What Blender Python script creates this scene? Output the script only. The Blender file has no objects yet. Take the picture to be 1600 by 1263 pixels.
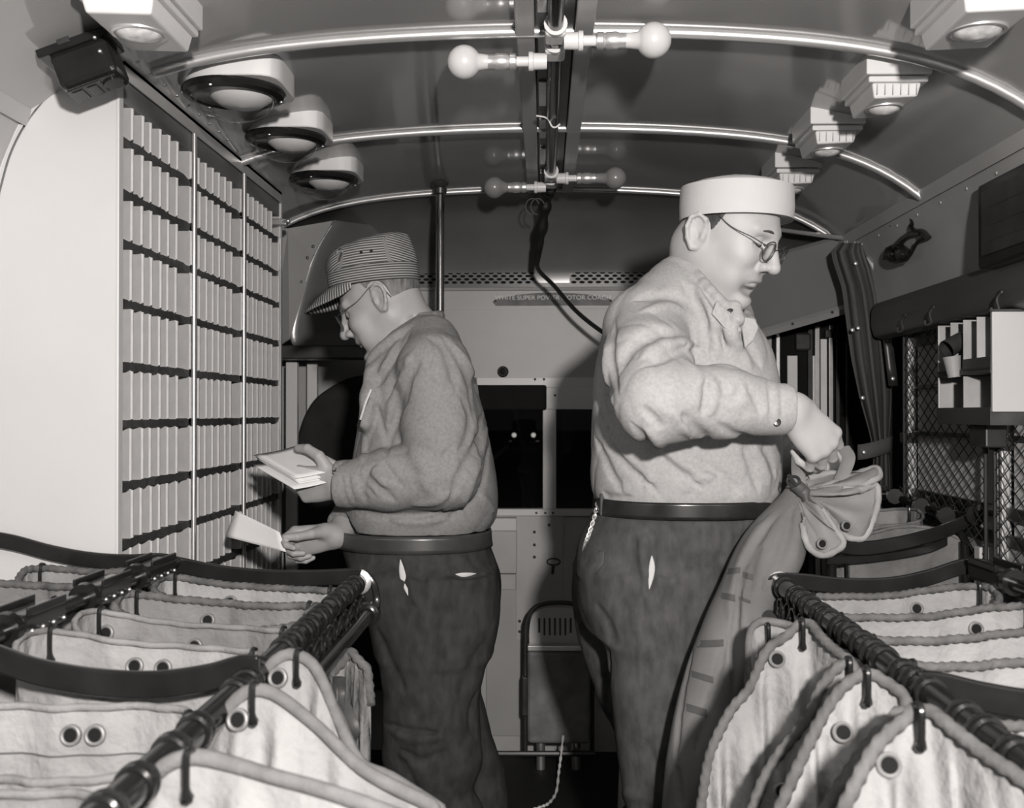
import bpy, bmesh, math, random
import numpy as np
from mathutils import Vector, Matrix

random.seed(7)
C = bpy.context.scene.collection
SC = bpy.context.scene
PI = math.pi

# ---------------------------------------------------------------- camera, world, light, exposure
F = 1700.0                                  # focal length in pixels of the 1600 x 1263 frame
YAW = math.atan(50 / F)
PIT = math.atan(13.5 / F)
EYE = 1.26
cam_d = bpy.data.cameras.new('camera')
cam = bpy.data.objects.new('camera', cam_d); C.objects.link(cam)
cam.location = (0, 0, EYE)
cam.rotation_euler = (PI / 2 + PIT, 0, YAW)
cam_d.sensor_width = 36.0
cam_d.lens = 36.0 * F / 1600.0
cam_d.clip_start = 0.02
cam_d.dof.use_dof = True
cam_d.dof.focus_distance = 2.5
cam_d.dof.aperture_fstop = 8.0
SC.camera = cam

w = bpy.data.worlds.new('night'); SC.world = w
w.use_nodes = True
w.node_tree.nodes['Background'].inputs[0].default_value = (0.004, 0.004, 0.0042, 1)
w.node_tree.nodes['Background'].inputs[1].default_value = 1.0

# the press photographer's flash bulb, held up and to the right of the lens
fl = bpy.data.lights.new('flash', 'SPOT'); fl.energy = 330; fl.shadow_soft_size = 0.05
fl.spot_size = math.radians(118); fl.spot_blend = 0.6
fl.color = (1.0, 0.945, 0.905)
flo = bpy.data.objects.new('flash', fl); C.objects.link(flo)
flo.location = (0.26, -0.50, 1.60)
flo.rotation_euler = (math.radians(88), 0, math.radians(5))

SC.view_settings.view_transform = 'Standard'
SC.view_settings.look = 'None'
SC.view_settings.exposure = 0.0
SC.view_settings.gamma = 1.0
SC.view_settings.use_curve_mapping = False

# ---------------------------------------------------------------- photograph geometry
def ray(px, py):
    x = (px - 800) / F; y = (631.5 - py) / F; z = 1.0
    y, z = y * math.cos(PIT) + z * math.sin(PIT), -y * math.sin(PIT) + z * math.cos(PIT)
    x, z = x * math.cos(YAW) - z * math.sin(YAW), x * math.sin(YAW) + z * math.cos(YAW)
    return x / z, y / z
def at(px, py, Y):
    a, b = ray(px, py)
    return Vector((a * Y, Y, EYE + b * Y))
def ceil_h(X):
    return EYE + 0.756 - 0.08 * X * X - 0.1215 * X ** 6

# ---------------------------------------------------------------- materials
MATS = {}
def mat(name, g, rough=0.6, metal=0.0, var=0.12, scale=8.0, bump=0.0, bscale=60.0, spec=0.4, coat=0.0,
        stretch=(1, 1, 1), dist=0.002, detail=4.0):
    if name in MATS: return MATS[name]
    m = bpy.data.materials.new(name); m.use_nodes = True
    nt = m.node_tree; p = nt.nodes['Principled BSDF']
    p.inputs['Roughness'].default_value = rough
    p.inputs['Metallic'].default_value = metal
    p.inputs['Specular IOR Level'].default_value = spec
    p.inputs['Coat Weight'].default_value = coat
    p.inputs['Coat Roughness'].default_value = 0.08
    p.inputs['Base Color'].default_value = (g, g, g, 1)
    tc = nt.nodes.new('ShaderNodeTexCoord')
    mp = nt.nodes.new('ShaderNodeMapping'); mp.inputs['Scale'].default_value = stretch
    nt.links.new(tc.outputs['Object'], mp.inputs['Vector'])
    if var > 0:
        n = nt.nodes.new('ShaderNodeTexNoise'); n.inputs['Scale'].default_value = scale; n.inputs['Detail'].default_value = detail
        r = nt.nodes.new('ShaderNodeValToRGB')
        a, b = max(0, g * (1 - var)), min(1, g * (1 + var))
        r.color_ramp.elements[0].position = 0.3; r.color_ramp.elements[0].color = (a, a, a, 1)
        r.color_ramp.elements[1].position = 0.7; r.color_ramp.elements[1].color = (b, b, b, 1)
        nt.links.new(mp.outputs[0], n.inputs['Vector']); nt.links.new(n.outputs[0], r.inputs[0])
        nt.links.new(r.outputs[0], p.inputs['Base Color'])
    if bump > 0:
        n2 = nt.nodes.new('ShaderNodeTexNoise'); n2.inputs['Scale'].default_value = bscale; n2.inputs['Detail'].default_value = 3
        bp = nt.nodes.new('ShaderNodeBump'); bp.inputs['Strength'].default_value = bump; bp.inputs['Distance'].default_value = dist
        nt.links.new(mp.outputs[0], n2.inputs['Vector']); nt.links.new(n2.outputs[0], bp.inputs['Height'])
        nt.links.new(bp.outputs[0], p.inputs['Normal'])
    MATS[name] = m
    return m

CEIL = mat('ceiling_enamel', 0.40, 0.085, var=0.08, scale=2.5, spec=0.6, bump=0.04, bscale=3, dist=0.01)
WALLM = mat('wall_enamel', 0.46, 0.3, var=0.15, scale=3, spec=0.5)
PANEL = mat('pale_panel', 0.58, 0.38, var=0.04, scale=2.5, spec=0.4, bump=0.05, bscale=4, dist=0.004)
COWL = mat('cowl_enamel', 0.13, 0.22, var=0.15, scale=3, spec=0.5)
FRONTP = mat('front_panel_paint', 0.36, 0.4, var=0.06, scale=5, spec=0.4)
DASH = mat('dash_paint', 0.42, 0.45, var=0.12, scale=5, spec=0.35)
FLOORM = mat('floor_rubber', 0.012, 0.7, var=0.3, scale=10, bump=0.2)
CHROME = mat('chrome', 0.80, 0.34, metal=0.75, var=0.05, scale=20)
SATIN = mat('satin_post', 0.62, 0.35, metal=0.2, var=0.08, scale=20)
ALU = mat('brushed_metal', 0.62, 0.32, metal=0.85, var=0.1, scale=30)
BLACKM = mat('black_enamel', 0.015, 0.2, var=0.25, scale=20, spec=0.4)
BLACKR = mat('black_pipe', 0.012, 0.19, var=0.3, scale=25, spec=0.4)
DARKM = mat('dark_metal', 0.035, 0.35, var=0.3, scale=20, spec=0.5)
DIVM = mat('divider_metal', 0.52, 0.36, metal=0.35, var=0.35, scale=7, spec=0.5, stretch=(1, 1, 0.6))
EDGEM = mat('divider_edge', 0.62, 0.4, var=0.1, scale=20)
WOODD = mat('dark_wood', 0.05, 0.6, var=0.45, scale=14, bump=0.3, stretch=(1, 0.15, 1))
WOODM = mat('worn_wood', 0.16, 0.6, var=0.55, scale=10, bump=0.4, stretch=(1, 0.2, 1))
LAMPW = mat('lamp_enamel', 0.70, 0.35, var=0.04, scale=10)
BULBM = mat('frosted_bulb', 0.64, 0.35, var=0.04, scale=10, spec=0.5)
BULBD = mat('dimmed_bulb', 0.24, 0.25, var=0.05, scale=10, spec=0.5)  # darker copy for the far bulbs, weaker flash light put into the colour
CANVAS = mat('white_canvas', 0.30, 0.85, var=0.18, scale=9, bump=0.7, bscale=38, dist=0.010, spec=0.15)
CANVASG = mat('soiled_canvas', 0.21, 0.85, var=0.25, scale=9, bump=0.7, bscale=38, dist=0.010, spec=0.15)
ROPE = mat('rope_binding', 0.12, 0.9, var=0.25, scale=40, bump=0.6, bscale=200, spec=0.1)
ROPEL = mat('canvas_binding', 0.16, 0.9, var=0.2, scale=40, bump=0.6, bscale=200, spec=0.1)
PAPER = mat('paper', 0.76, 0.7, var=0.03, scale=10, spec=0.2)
PAPERE = mat('paper_edge', 0.55, 0.8, var=0.25, scale=60, stretch=(1, 1, 20))
LEATHER = mat('leather', 0.06, 0.5, var=0.35, scale=18, bump=0.3, bscale=90)
BELT = mat('belt_leather', 0.02, 0.25, var=0.3, scale=18, spec=0.6)
MATTEB = mat('matte_black', 0.012, 0.8, var=0.2, spec=0.1)
GLASSD = mat('dark_glass', 0.012, 0.05, var=0.0, spec=0.5)
SHADE = mat('window_shade', 0.75, 0.8, var=0.12, scale=4)
CURT = mat('curtain_cloth', 0.085, 0.95, var=0.25, scale=8, bump=0.3, bscale=120, stretch=(1, 1, 0.3))
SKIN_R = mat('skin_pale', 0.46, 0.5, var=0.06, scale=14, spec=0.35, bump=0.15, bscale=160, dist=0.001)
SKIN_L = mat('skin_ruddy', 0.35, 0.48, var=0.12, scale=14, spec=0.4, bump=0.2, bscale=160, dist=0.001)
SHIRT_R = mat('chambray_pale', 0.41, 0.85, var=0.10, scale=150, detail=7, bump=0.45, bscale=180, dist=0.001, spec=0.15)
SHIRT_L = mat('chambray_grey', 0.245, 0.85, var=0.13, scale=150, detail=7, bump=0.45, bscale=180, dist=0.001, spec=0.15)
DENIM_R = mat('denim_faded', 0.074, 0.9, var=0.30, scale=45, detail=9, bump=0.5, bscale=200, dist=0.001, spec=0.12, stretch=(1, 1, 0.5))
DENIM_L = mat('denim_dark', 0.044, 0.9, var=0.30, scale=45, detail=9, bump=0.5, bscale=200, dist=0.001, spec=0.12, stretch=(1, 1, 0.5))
CAPW = mat('white_cotton', 0.57, 0.8, var=0.03, scale=10, bump=0.25, bscale=150, spec=0.2)
HAIRG = mat('grey_hair', 0.16, 0.7, var=0.5, scale=90, bump=0.6, bscale=200, stretch=(1, 1, 0.3))
HAIRD = mat('dark_hair', 0.06, 0.7, var=0.5, scale=90, bump=0.6, bscale=200, stretch=(1, 1, 0.3))
WIREM = mat('spectacle_wire', 0.10, 0.3, metal=0.6, var=0.0)
BUTTON = mat('dark_button', 0.02, 0.3, var=0.0)
def glass(name, g=1.0, rough=0.02):
    m = bpy.data.materials.new(name); m.use_nodes = True
    p = m.node_tree.nodes['Principled BSDF']
    p.inputs['Base Color'].default_value = (g, g, g, 1)
    p.inputs['Transmission Weight'].default_value = 1.0
    p.inputs['Roughness'].default_value = rough
    p.inputs['IOR'].default_value = 1.45
    return m
def thin_glass(name, g=0.9):
    m = bpy.data.materials.new(name); m.use_nodes = True
    nt = m.node_tree
    for n in list(nt.nodes):
        if n.type == 'BSDF_PRINCIPLED': nt.nodes.remove(n)
    out = [n for n in nt.nodes if n.type == 'OUTPUT_MATERIAL'][0]
    t = nt.nodes.new('ShaderNodeBsdfTransparent'); t.inputs[0].default_value = (g, g, g, 1)
    gl = nt.nodes.new('ShaderNodeBsdfGlossy'); gl.inputs['Roughness'].default_value = 0.03
    lw = nt.nodes.new('ShaderNodeLayerWeight'); pw = nt.nodes.new('ShaderNodeMath'); pw.operation = 'POWER'; pw.inputs[1].default_value = 5.0
    nt.links.new(lw.outputs['Facing'], pw.inputs[0])
    fr = nt.nodes.new('ShaderNodeMath'); fr.operation = 'MULTIPLY_ADD'; fr.inputs[1].default_value = 0.9; fr.inputs[2].default_value = 0.025
    nt.links.new(pw.outputs[0], fr.inputs[0])
    mx = nt.nodes.new('ShaderNodeMixShader')
    nt.links.new(fr.outputs[0], mx.inputs[0]); nt.links.new(t.outputs[0], mx.inputs[1]); nt.links.new(gl.outputs[0], mx.inputs[2])
    nt.links.new(mx.outputs[0], out.inputs[0])
    return m
LENS = thin_glass('spectacle_glass', 0.99)
PANE = thin_glass('window_glass', 0.75)
BOWL = thin_glass('lamp_glass', 0.93)

# ---------------------------------------------------------------- mesh helpers
class MB:
    """collects vertices and faces of one mesh"""
    def __init__(s): s.v = []; s.f = []
    def add(s, vs, fs):
        o = len(s.v); s.v += [tuple(p) for p in vs]; s.f += [tuple(i + o for i in f) for f in fs]; return s
    def box(s, c, d, R=None):
        x, y, z = (k / 2 for k in d); c = Vector(c)
        P = [Vector((a * x, b * y, e * z)) for a in (-1, 1) for b in (-1, 1) for e in (-1, 1)]
        if R is not None: P = [R @ p for p in P]
        return s.add([c + p for p in P], [(0, 1, 3, 2), (4, 6, 7, 5), (0, 4, 5, 1), (2, 3, 7, 6), (0, 2, 6, 4), (1, 5, 7, 3)])
    def bx(s, a, b):
        return s.box([(p + q) / 2 for p, q in zip(a, b)], [abs(q - p) for p, q in zip(a, b)])
    def prism(s, poly, vec):
        n = len(poly); vec = Vector(vec); P = [Vector(p) for p in poly]
        return s.add(P + [p + vec for p in P],
                     [tuple(range(n))[::-1], tuple(range(n, 2 * n))] + [(i, (i + 1) % n, n + (i + 1) % n, n + i) for i in range(n)])
    def tube(s, pts, r, n=10, closed=False, cap=True, flat=None):
        P = [Vector(p) for p in pts]; m = len(P)
        rr = r if isinstance(r, (list, tuple)) else [r] * m
        up = None; rings = []
        for i, p in enumerate(P):
            if closed: t = P[(i + 1) % m] - P[i - 1]
            else: t = P[min(i + 1, m - 1)] - P[max(i - 1, 0)]
            t = t.normalized() if t.length > 1e-9 else Vector((0, 0, 1))
            if up is None:
                up = Vector((0, 0, 1)) if abs(t.z) < 0.9 else Vector((1, 0, 0))
                if flat is not None: up = Vector(flat[0])
            b = t.cross(up); b.normalize(); u = b.cross(t); u.normalize(); up = u
            su = flat[1] if flat is not None else 1.0
            rings.append([p + (b * math.cos(2 * PI * k / n) + u * su * math.sin(2 * PI * k / n)) * rr[i] for k in range(n)])
        vs = [q for R_ in rings for q in R_]; fs = []
        L = m if closed else m - 1
        for i in range(L):
            j = (i + 1) % m
            for k in range(n):
                fs.append((i * n + k, i * n + (k + 1) % n, j * n + (k + 1) % n, j * n + k))
        if cap and not closed:
            fs.append(tuple(range(n))[::-1]); fs.append(tuple((m - 1) * n + k for k in range(n)))
        return s.add(vs, fs)
    def lathe(s, prof, o, axis=(0, 0, 1), n=20, ref=None, sx=1.0):
        a = Vector(axis).normalized(); o = Vector(o)
        e = Vector(ref) if ref is not None else (Vector((1, 0, 0)) if abs(a.x) < 0.9 else Vector((0, 1, 0)))
        e = (e - a * e.dot(a)).normalized(); g = a.cross(e)
        vs = []; fs = []; m = len(prof)
        for (r, z) in prof:
            for k in range(n):
                q = 2 * PI * k / n
                vs.append(o + a * z + (e * math.cos(q) * sx + g * math.sin(q)) * max(r, 1e-5))
        for i in range(m - 1):
            for k in range(n):
                fs.append((i * n + k, i * n + (k + 1) % n, (i + 1) * n + (k + 1) % n, (i + 1) * n + k))
        if prof[0][0] > 1e-4: fs.append(tuple(range(n))[::-1])
        if prof[-1][0] > 1e-4: fs.append(tuple((m - 1) * n + k for k in range(n)))
        return s.add(vs, fs)
    def grid(s, rows, closed_u=False):
        m = len(rows); n = len(rows[0]); fs = []
        for i in range(m - 1):
            for k in range(n if closed_u else n - 1):
                k2 = (k + 1) % n
                fs.append((i * n + k, i * n + k2, (i + 1) * n + k2, (i + 1) * n + k))
        return s.add([p for r in rows for p in r], fs)
    def ball(s, c, r, nu=12, nv=8, R=None):
        c = Vector(c); rr = Vector(r) if hasattr(r, '__len__') else Vector((r, r, r)); rows = []
        for i in range(nv + 1):
            th = PI * i / nv; row = []
            for k in range(nu):
                ph = 2 * PI * k / nu
                q = Vector((rr.x * math.sin(th) * math.cos(ph), rr.y * math.sin(th) * math.sin(ph), rr.z * math.cos(th)))
                if R is not None: q = R @ q
                row.append(c + q)
            rows.append(row)
        return s.grid(rows, True)

def obj(name, mb, m, parent=None, smooth=False, bevel=0.0, solid=0.0, seg=2, angle=40, sub=0):
    me = bpy.data.meshes.new(name)
    me.from_pydata([tuple(v) for v in mb.v], [], mb.f)
    bm = bmesh.new(); bm.from_mesh(me)
    bmesh.ops.remove_doubles(bm, verts=bm.verts, dist=1e-6)
    bmesh.ops.recalc_face_normals(bm, faces=bm.faces)
    bm.to_mesh(me); bm.free()
    me.materials.append(m)
    if smooth:
        me.polygons.foreach_set('use_smooth', [True] * len(me.polygons))
        try: me.set_sharp_from_angle(angle=math.radians(angle))
        except Exception: pass
    o = bpy.data.objects.new(name, me); C.objects.link(o)
    if parent is not None:
        o.parent = parent
        o.matrix_parent_inverse = parent.matrix_world.inverted() if parent.type != 'EMPTY' else Matrix.Translation(-Vector(parent.location))
    if sub:
        md = o.modifiers.new('sub', 'SUBSURF'); md.levels = sub; md.render_levels = sub
    if solid:
        md = o.modifiers.new('solid', 'SOLIDIFY'); md.thickness = solid; md.offset = 0
    if bevel:
        md = o.modifiers.new('bevel', 'BEVEL'); md.width = bevel; md.segments = seg; md.limit_method = 'ANGLE'
    return o

def tag(o, label=None, cat=None, group=None, kind=None):
    if label: o['label'] = label
    if cat: o['category'] = cat
    if group: o['group'] = group
    if kind: o['kind'] = kind
    return o
def thing(name, label, cat, loc=(0, 0, 0), group=None, kind=None):
    o = bpy.data.objects.new(name, None); C.objects.link(o); o.location = loc; o.empty_display_size = 0.05
    return tag(o, label, cat, group, kind)
def struct(name, mb=None, m=None, label=None, parent=None, **k):
    if mb is None:
        o = bpy.data.objects.new(name, None); C.objects.link(o)
    else: o = obj(name, mb, m, parent, **k)
    o['kind'] = 'structure'
    if label: o['label'] = label
    return o
def clone(o, delta, parent=None):
    c = o.copy(); C.objects.link(c)
    if parent is None: c.location = Vector(o.location) + Vector(delta)
    else: c.parent = parent
    for ch in list(o.children): clone(ch, delta, c)
    return c
def spline(pts, n):
    """Catmull-Rom through points, n samples per span"""
    P = [Vector(p) for p in pts]; out = []
    for i in range(len(P) - 1):
        a = P[i - 1] if i else P[0] * 2 - P[1]; b = P[i]; c = P[i + 1]; d = P[i + 2] if i + 2 < len(P) else P[-1] * 2 - P[-2]
        for k in range(n):
            t = k / n
            out.append(0.5 * ((2 * b) + (c - a) * t + (2 * a - 5 * b + 4 * c - d) * t * t + (3 * b - a - 3 * c + d) * t ** 3))
    out.append(P[-1]); return out

# ---------------------------------------------------------------- signed distance sculpting (bodies, clothes)
class Sdf:
    def __init__(s): s.p = []; s.lo = np.full(3, 9e9); s.hi = np.full(3, -9e9)
    def add(s, fn, c, r, op='u', k=0.01):
        c = np.asarray(c, float); s.p.append((fn, c, r, op, k))
        if op == 'u': s.lo = np.minimum(s.lo, c - r); s.hi = np.maximum(s.hi, c + r)
        return s
    def ell(s, c, r, R=None, op='u', k=0.01):
        c = np.asarray(c, float); r = np.asarray(r, float); R = np.eye(3) if R is None else np.asarray(R, float)
        def fn(P):
            q = (P - c) @ R / r
            k0 = np.sqrt((q * q).sum(1)) + 1e-9; q = q / r
            return k0 * (k0 - 1) / (np.sqrt((q * q).sum(1)) + 1e-9)
        return s.add(fn, c, r.max(), op, k)
    def cone(s, a, b, r1, r2=None, op='u', k=0.01, flat=None):
        a = np.asarray(a, float); b = np.asarray(b, float); r2 = r1 if r2 is None else r2
        ab = b - a; L = (ab * ab).sum() + 1e-12
        def fn(P):
            q = P - a; t = np.clip(q @ ab / L, 0, 1); v = q - t[:, None] * ab
            if flat is not None:
                n, f = flat; n = np.asarray(n, float); v = v + (v @ n)[:, None] * n * (1 / f - 1)
            return np.sqrt((v * v).sum(1)) - (r1 + t * (r2 - r1))
        mx = max(r1, r2) * (max(1, flat[1]) if flat is not None else 1)
        return s.add(fn, (a + b) / 2, np.sqrt(L) / 2 + mx, op, k)
    def chain(s, pts, rs, op='u', k=0.01, flat=None):
        for i in range(len(pts) - 1): s.cone(pts[i], pts[i + 1], rs[i], rs[i + 1], op, k, flat)
        return s
    def loft(s, secs, op='u', k=0.01, n=2.0):
        """stacked elliptical sections (z, cx, cy, rx, ry)"""
        A = np.array(sorted(secs)); z = A[:, 0]
        T = np.linspace(z[0], z[-1], 240); cols = []
        for c in range(1, 5):
            v = np.interp(T, z, A[:, c])
            ker = np.hanning(25); ker /= ker.sum()
            v = np.convolve(np.pad(v, 12, mode='edge'), ker, 'valid'); cols.append(v)
        def fn(P):
            zz = P[:, 2]
            cx, cy, rx, ry = (np.interp(zz, T, c) for c in cols)
            u = np.abs(P[:, 0] - cx) / rx; v = np.abs(P[:, 1] - cy) / ry
            if n == 2.0: k0 = np.sqrt(u * u + v * v) + 1e-9
            else: k0 = (u ** n + v ** n) ** (1 / n) + 1e-9
            k1 = np.sqrt((u / rx) ** 2 + (v / ry) ** 2) + 1e-9
            d = np.where(k0 > 0.3, k0 * (k0 - 1) / k1, -np.minimum(rx, ry) * 0.8)
            e = np.abs(zz - (z[0] + z[-1]) / 2) - (z[-1] - z[0]) / 2
            return np.maximum(d, e)
        c = np.array([(A[:, 1].min() + A[:, 1].max()) / 2, (A[:, 2].min() + A[:, 2].max()) / 2, (z[0] + z[-1]) / 2])
        ext = np.array([A[:, 3].max() + np.ptp(A[:, 1]) / 2, A[:, 4].max() + np.ptp(A[:, 2]) / 2, (z[-1] - z[0]) / 2])
        return s.add(fn, c, float(np.linalg.norm(ext)), op, k)
    def plane(s, o, n, op='s', c=None, r=9.0):
        """cut away the side the normal points to (within r of c)"""
        o = np.asarray(o, float); n = np.asarray(n, float); n = n / np.linalg.norm(n)
        cc = np.asarray(o if c is None else c, float)
        return s.add(lambda P: np.maximum(-((P - o) @ n), np.sqrt(((P - cc) ** 2).sum(1)) - r), cc, r, op, 0.002)
    def fold(s, pts, w, depth):
        """a crease (depth > 0) or a ridge (depth < 0) of gaussian section along a polyline on the surface"""
        P0 = np.array([tuple(p) for p in pts]); m = len(P0)
        def fn(P):
            best = np.full(len(P), 9e9)
            for i in range(m - 1):
                a = P0[i]; ab = P0[i + 1] - a; q = P - a
                t = np.clip(q @ ab / ((ab * ab).sum() + 1e-12), 0, 1)
                T = (i + t) / (m - 1); taper = np.clip(np.minimum(T, 1 - T) * 5, 0.15, 1)
                v = q - t[:, None] * ab
                best = np.minimum(best, np.sqrt((v * v).sum(1)) / taper)
            return depth * np.exp(-(best / w) ** 2)
        c = (P0.min(0) + P0.max(0)) / 2
        return s.add(fn, c, float(np.linalg.norm(P0.max(0) - P0.min(0)) / 2 + 2.2 * w), 'd', 0.0)
    def ev(s, P, sel=None):
        d = np.full(len(P), 1.0)
        for (fn, c, r, op, k) in (s.p if sel is None else sel):
            e = fn(P)
            if op == 'u':
                h = np.clip(k - np.abs(d - e), 0, None) / k if k > 0 else 0
                d = np.minimum(d, e) - h * h * k * 0.25
            elif op == 's':
                e = -e; h = np.clip(k - np.abs(d - e), 0, None) / k
                d = np.maximum(d, e) + h * h * k * 0.25
            else: d = d + e
        return d
    def march(s, px, py, y0, y1, step=0.004):
        """first surface point met along the line of sight through a picture point"""
        a, b = ray(px, py); Y = np.arange(y0, y1, step)
        P = np.stack([a * Y, Y, EYE + b * Y], 1); d = s.ev(P)
        i = np.argmax(d < 0)
        if d[i] >= 0: i = int(np.argmin(d))
        return Vector(P[i])
    def folds(s, spec, y0, y1):
        todo = []
        for (pix, wd, dp) in spec:
            pts = spline([Vector((x, y, 0)) for x, y in pix], 4)
            todo.append(([s.march(p.x, p.y, y0, y1) for p in pts], wd * .88, dp * 1.3))
        for t in todo: s.fold(*t)
        return s
    def cloth(s, amp, f=1.0, seed=0.0):
        """fine creasing all over a garment"""
        def fn(P):
            x, y, z = P[:, 0] * f, P[:, 1] * f, P[:, 2] * f
            a = np.sin(46 * (x * .5 + z * .8) + 2.6 * np.sin(15 * y + 9 * z + seed) + 1.7 * np.sin(21 * x + seed))
            b = np.sin(38 * (x * .8 - z * .6) + 2.2 * np.sin(17 * y - 7 * x + 2 * seed))
            m = .5 + .5 * np.sin(11 * x + 5 * z + seed) * np.sin(9 * z - 8 * y + seed)
            return amp * (m * (1 - np.abs(a)) ** 2 + (1 - m) * (1 - np.abs(b)) ** 2)
        return s.add(fn, (s.lo + s.hi) / 2, 9.0, 'd', 0.0)
    def mesh(s, name, m, h, parent=None, B=16):
        lo = s.lo - 3 * h; hi = s.hi + 3 * h
        nb = np.ceil((hi - lo) / (B * h)).astype(int)
        N = nb * B + 2
        gi = np.stack(np.meshgrid(*[np.arange(k) for k in nb], indexing='ij'), -1).reshape(-1, 3)
        cen = lo + (gi + 0.5) * B * h; hd = B * h * 0.87
        keep = np.abs(s.ev(cen)) < hd * 2.6 + 0.02
        ax = np.arange(B + 1)
        loc = np.stack(np.meshgrid(ax, ax, ax, indexing='ij'), -1).reshape(-1, 3)
        CO = [(0, 0, 0), (1, 0, 0), (0, 1, 0), (1, 1, 0), (0, 0, 1), (1, 0, 1), (0, 1, 1), (1, 1, 1)]
        ED = [(0, 1), (2, 3), (4, 5), (6, 7), (0, 2), (1, 3), (4, 6), (5, 7), (0, 4), (1, 5), (2, 6), (3, 7)]
        keys = []; verts = []; quads = []
        cs = np.array([p[1] for p in s.p]); rs = np.array([p[2] for p in s.p]); ks = np.array([p[4] for p in s.p])
        def key(i): return (i[:, 0] * N[1] + i[:, 1]) * N[2] + i[:, 2]
        for b, c in zip(gi[keep], cen[keep]):
            near = np.linalg.norm(cs - c, axis=1) < rs + ks + hd + 0.02
            sel = [p for p, q in zip(s.p, near) if q]
            if not sel: continue
            D = s.ev(lo + (b * B + loc) * h, sel).reshape(B + 1, B + 1, B + 1)
            S = D > 0
            if S.all() or not S.any(): continue
            V = np.stack([D[i:i + B, j:j + B, k:k + B] for i, j, k in CO], -1)
            SV = V > 0; act = SV.any(-1) & ~SV.all(-1)
            idx = np.argwhere(act)
            if len(idx):
                v = V[act]; sv = SV[act]; pos = np.zeros((len(idx), 3)); cnt = np.zeros(len(idx))
                for e0, e1 in ED:
                    x = sv[:, e0] != sv[:, e1]
                    t = np.where(x, v[:, e0] / np.where(x, v[:, e0] - v[:, e1], 1), 0)
                    q = np.array(CO[e0]) + t[:, None] * (np.array(CO[e1]) - np.array(CO[e0]))
                    pos += q * x[:, None]; cnt += x
                gidx = b * B + idx
                keys.append(key(gidx)); verts.append(lo + (gidx + pos / cnt[:, None]) * h)
            for axis in range(3):
                A = S[:B, :B, :B]; E = [S[1:, :B, :B], S[:B, 1:, :B], S[:B, :B, 1:]][axis]
                id2 = np.argwhere(A != E)
                if not len(id2): continue
                flip = A[A != E]
                u = np.zeros(3, int); w_ = np.zeros(3, int); u[(axis + 1) % 3] = 1; w_[(axis + 2) % 3] = 1
                g = b * B + id2
                q = np.stack([key(g - u - w_), key(g - w_), key(g), key(g - u)], 1)
                q[flip] = q[flip][:, ::-1]
                quads.append(q)
        keys = np.concatenate(keys); verts = np.concatenate(verts); quads = np.concatenate(quads)
        o = np.argsort(keys); ks_ = keys[o]
        f = np.searchsorted(ks_, quads); f = np.clip(f, 0, len(ks_) - 1)
        ok = (ks_[f] == quads).all(1)
        f = o[f[ok]]
        me = bpy.data.meshes.new(name)
        me.vertices.add(len(verts)); me.vertices.foreach_set('co', verts.astype(np.float32).ravel())
        me.loops.add(len(f) * 4); me.loops.foreach_set('vertex_index', f.astype(np.int32).ravel())
        me.polygons.add(len(f)); me.polygons.foreach_set('loop_start', np.arange(len(f), dtype=np.int32) * 4)
        me.polygons.foreach_set('loop_total', np.full(len(f), 4, np.int32))
        me.polygons.foreach_set('use_smooth', np.ones(len(f), bool))
        me.update(calc_edges=True); me.validate()
        me.materials.append(m)
        ob = bpy.data.objects.new(name, me); C.objects.link(ob)
        if parent is not None:
            ob.parent = parent; ob.matrix_parent_inverse = Matrix.Translation(-Vector(parent.location))
        return ob

# ================================================================ the coach itself
Y0, Y1 = -2.6, 3.70          # rear wall and the arch at the front of the body
def xs_ceiling(n=41): return [-0.988 + 1.976 * k / (n - 1) for k in range(n)]
g = MB(); rows = []
for y in [Y0 + (Y1 - Y0) * k / 24 for k in range(25)]:
    rows.append([(x, y, ceil_h(x)) for x in xs_ceiling()])
g.grid(rows)
g.grid([[(x * 1.01, r[0][1], z + .03) for (x, y, z) in r] for r in rows][::-1])
ce = struct('ceiling', g, CEIL, 'glossy grey enamelled arched ceiling', smooth=True, angle=60)

# side walls below the cornice moulding
WP = [(.988, ceil_h(.988)), (1.012, 1.775), (1.036, 1.71), (1.055, 1.60)]
for side, sx in (('left', -1), ('right', 1)):
    g = MB()
    prof = WP + [(1.075, 1.40), (1.085, 1.2), (1.09, 0.9), (1.09, 0)] if sx < 0 else WP + [(1.062, 1.565)]
    prof = spline([Vector((x, 0, z)) for x, z in prof], 3)
    g.grid([[(p.x * sx, y, p.z) for p in prof] for y in (Y0, 0, 1, 2, 3, Y1 if sx < 0 else 3.72)])
    g.grid([[((p.x + .03) * sx, y, p.z) for p in prof] for y in (Y1 if sx < 0 else 3.72, Y0)])
    if sx > 0:
        g.bx((1.10, Y0, 0), (1.13, 4.4, .95)); g.bx((1.062, Y0, 1.545), (1.13, 3.72, 1.60))
        g.bx((1.10, Y0, .95), (1.13, 1.55, 1.56))
    struct('wall_' + side, g, WALLM, smooth=True, angle=30)
g = MB(); g.bx((-1.15, Y0 - .05, 0), (1.15, Y0, 2.1)); struct('wall_rear', g, COWL)
g = MB(); g.bx((-1.15, Y0, -.03), (1.15, 4.6, 0)); struct('floor', g, FLOORM)

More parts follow.
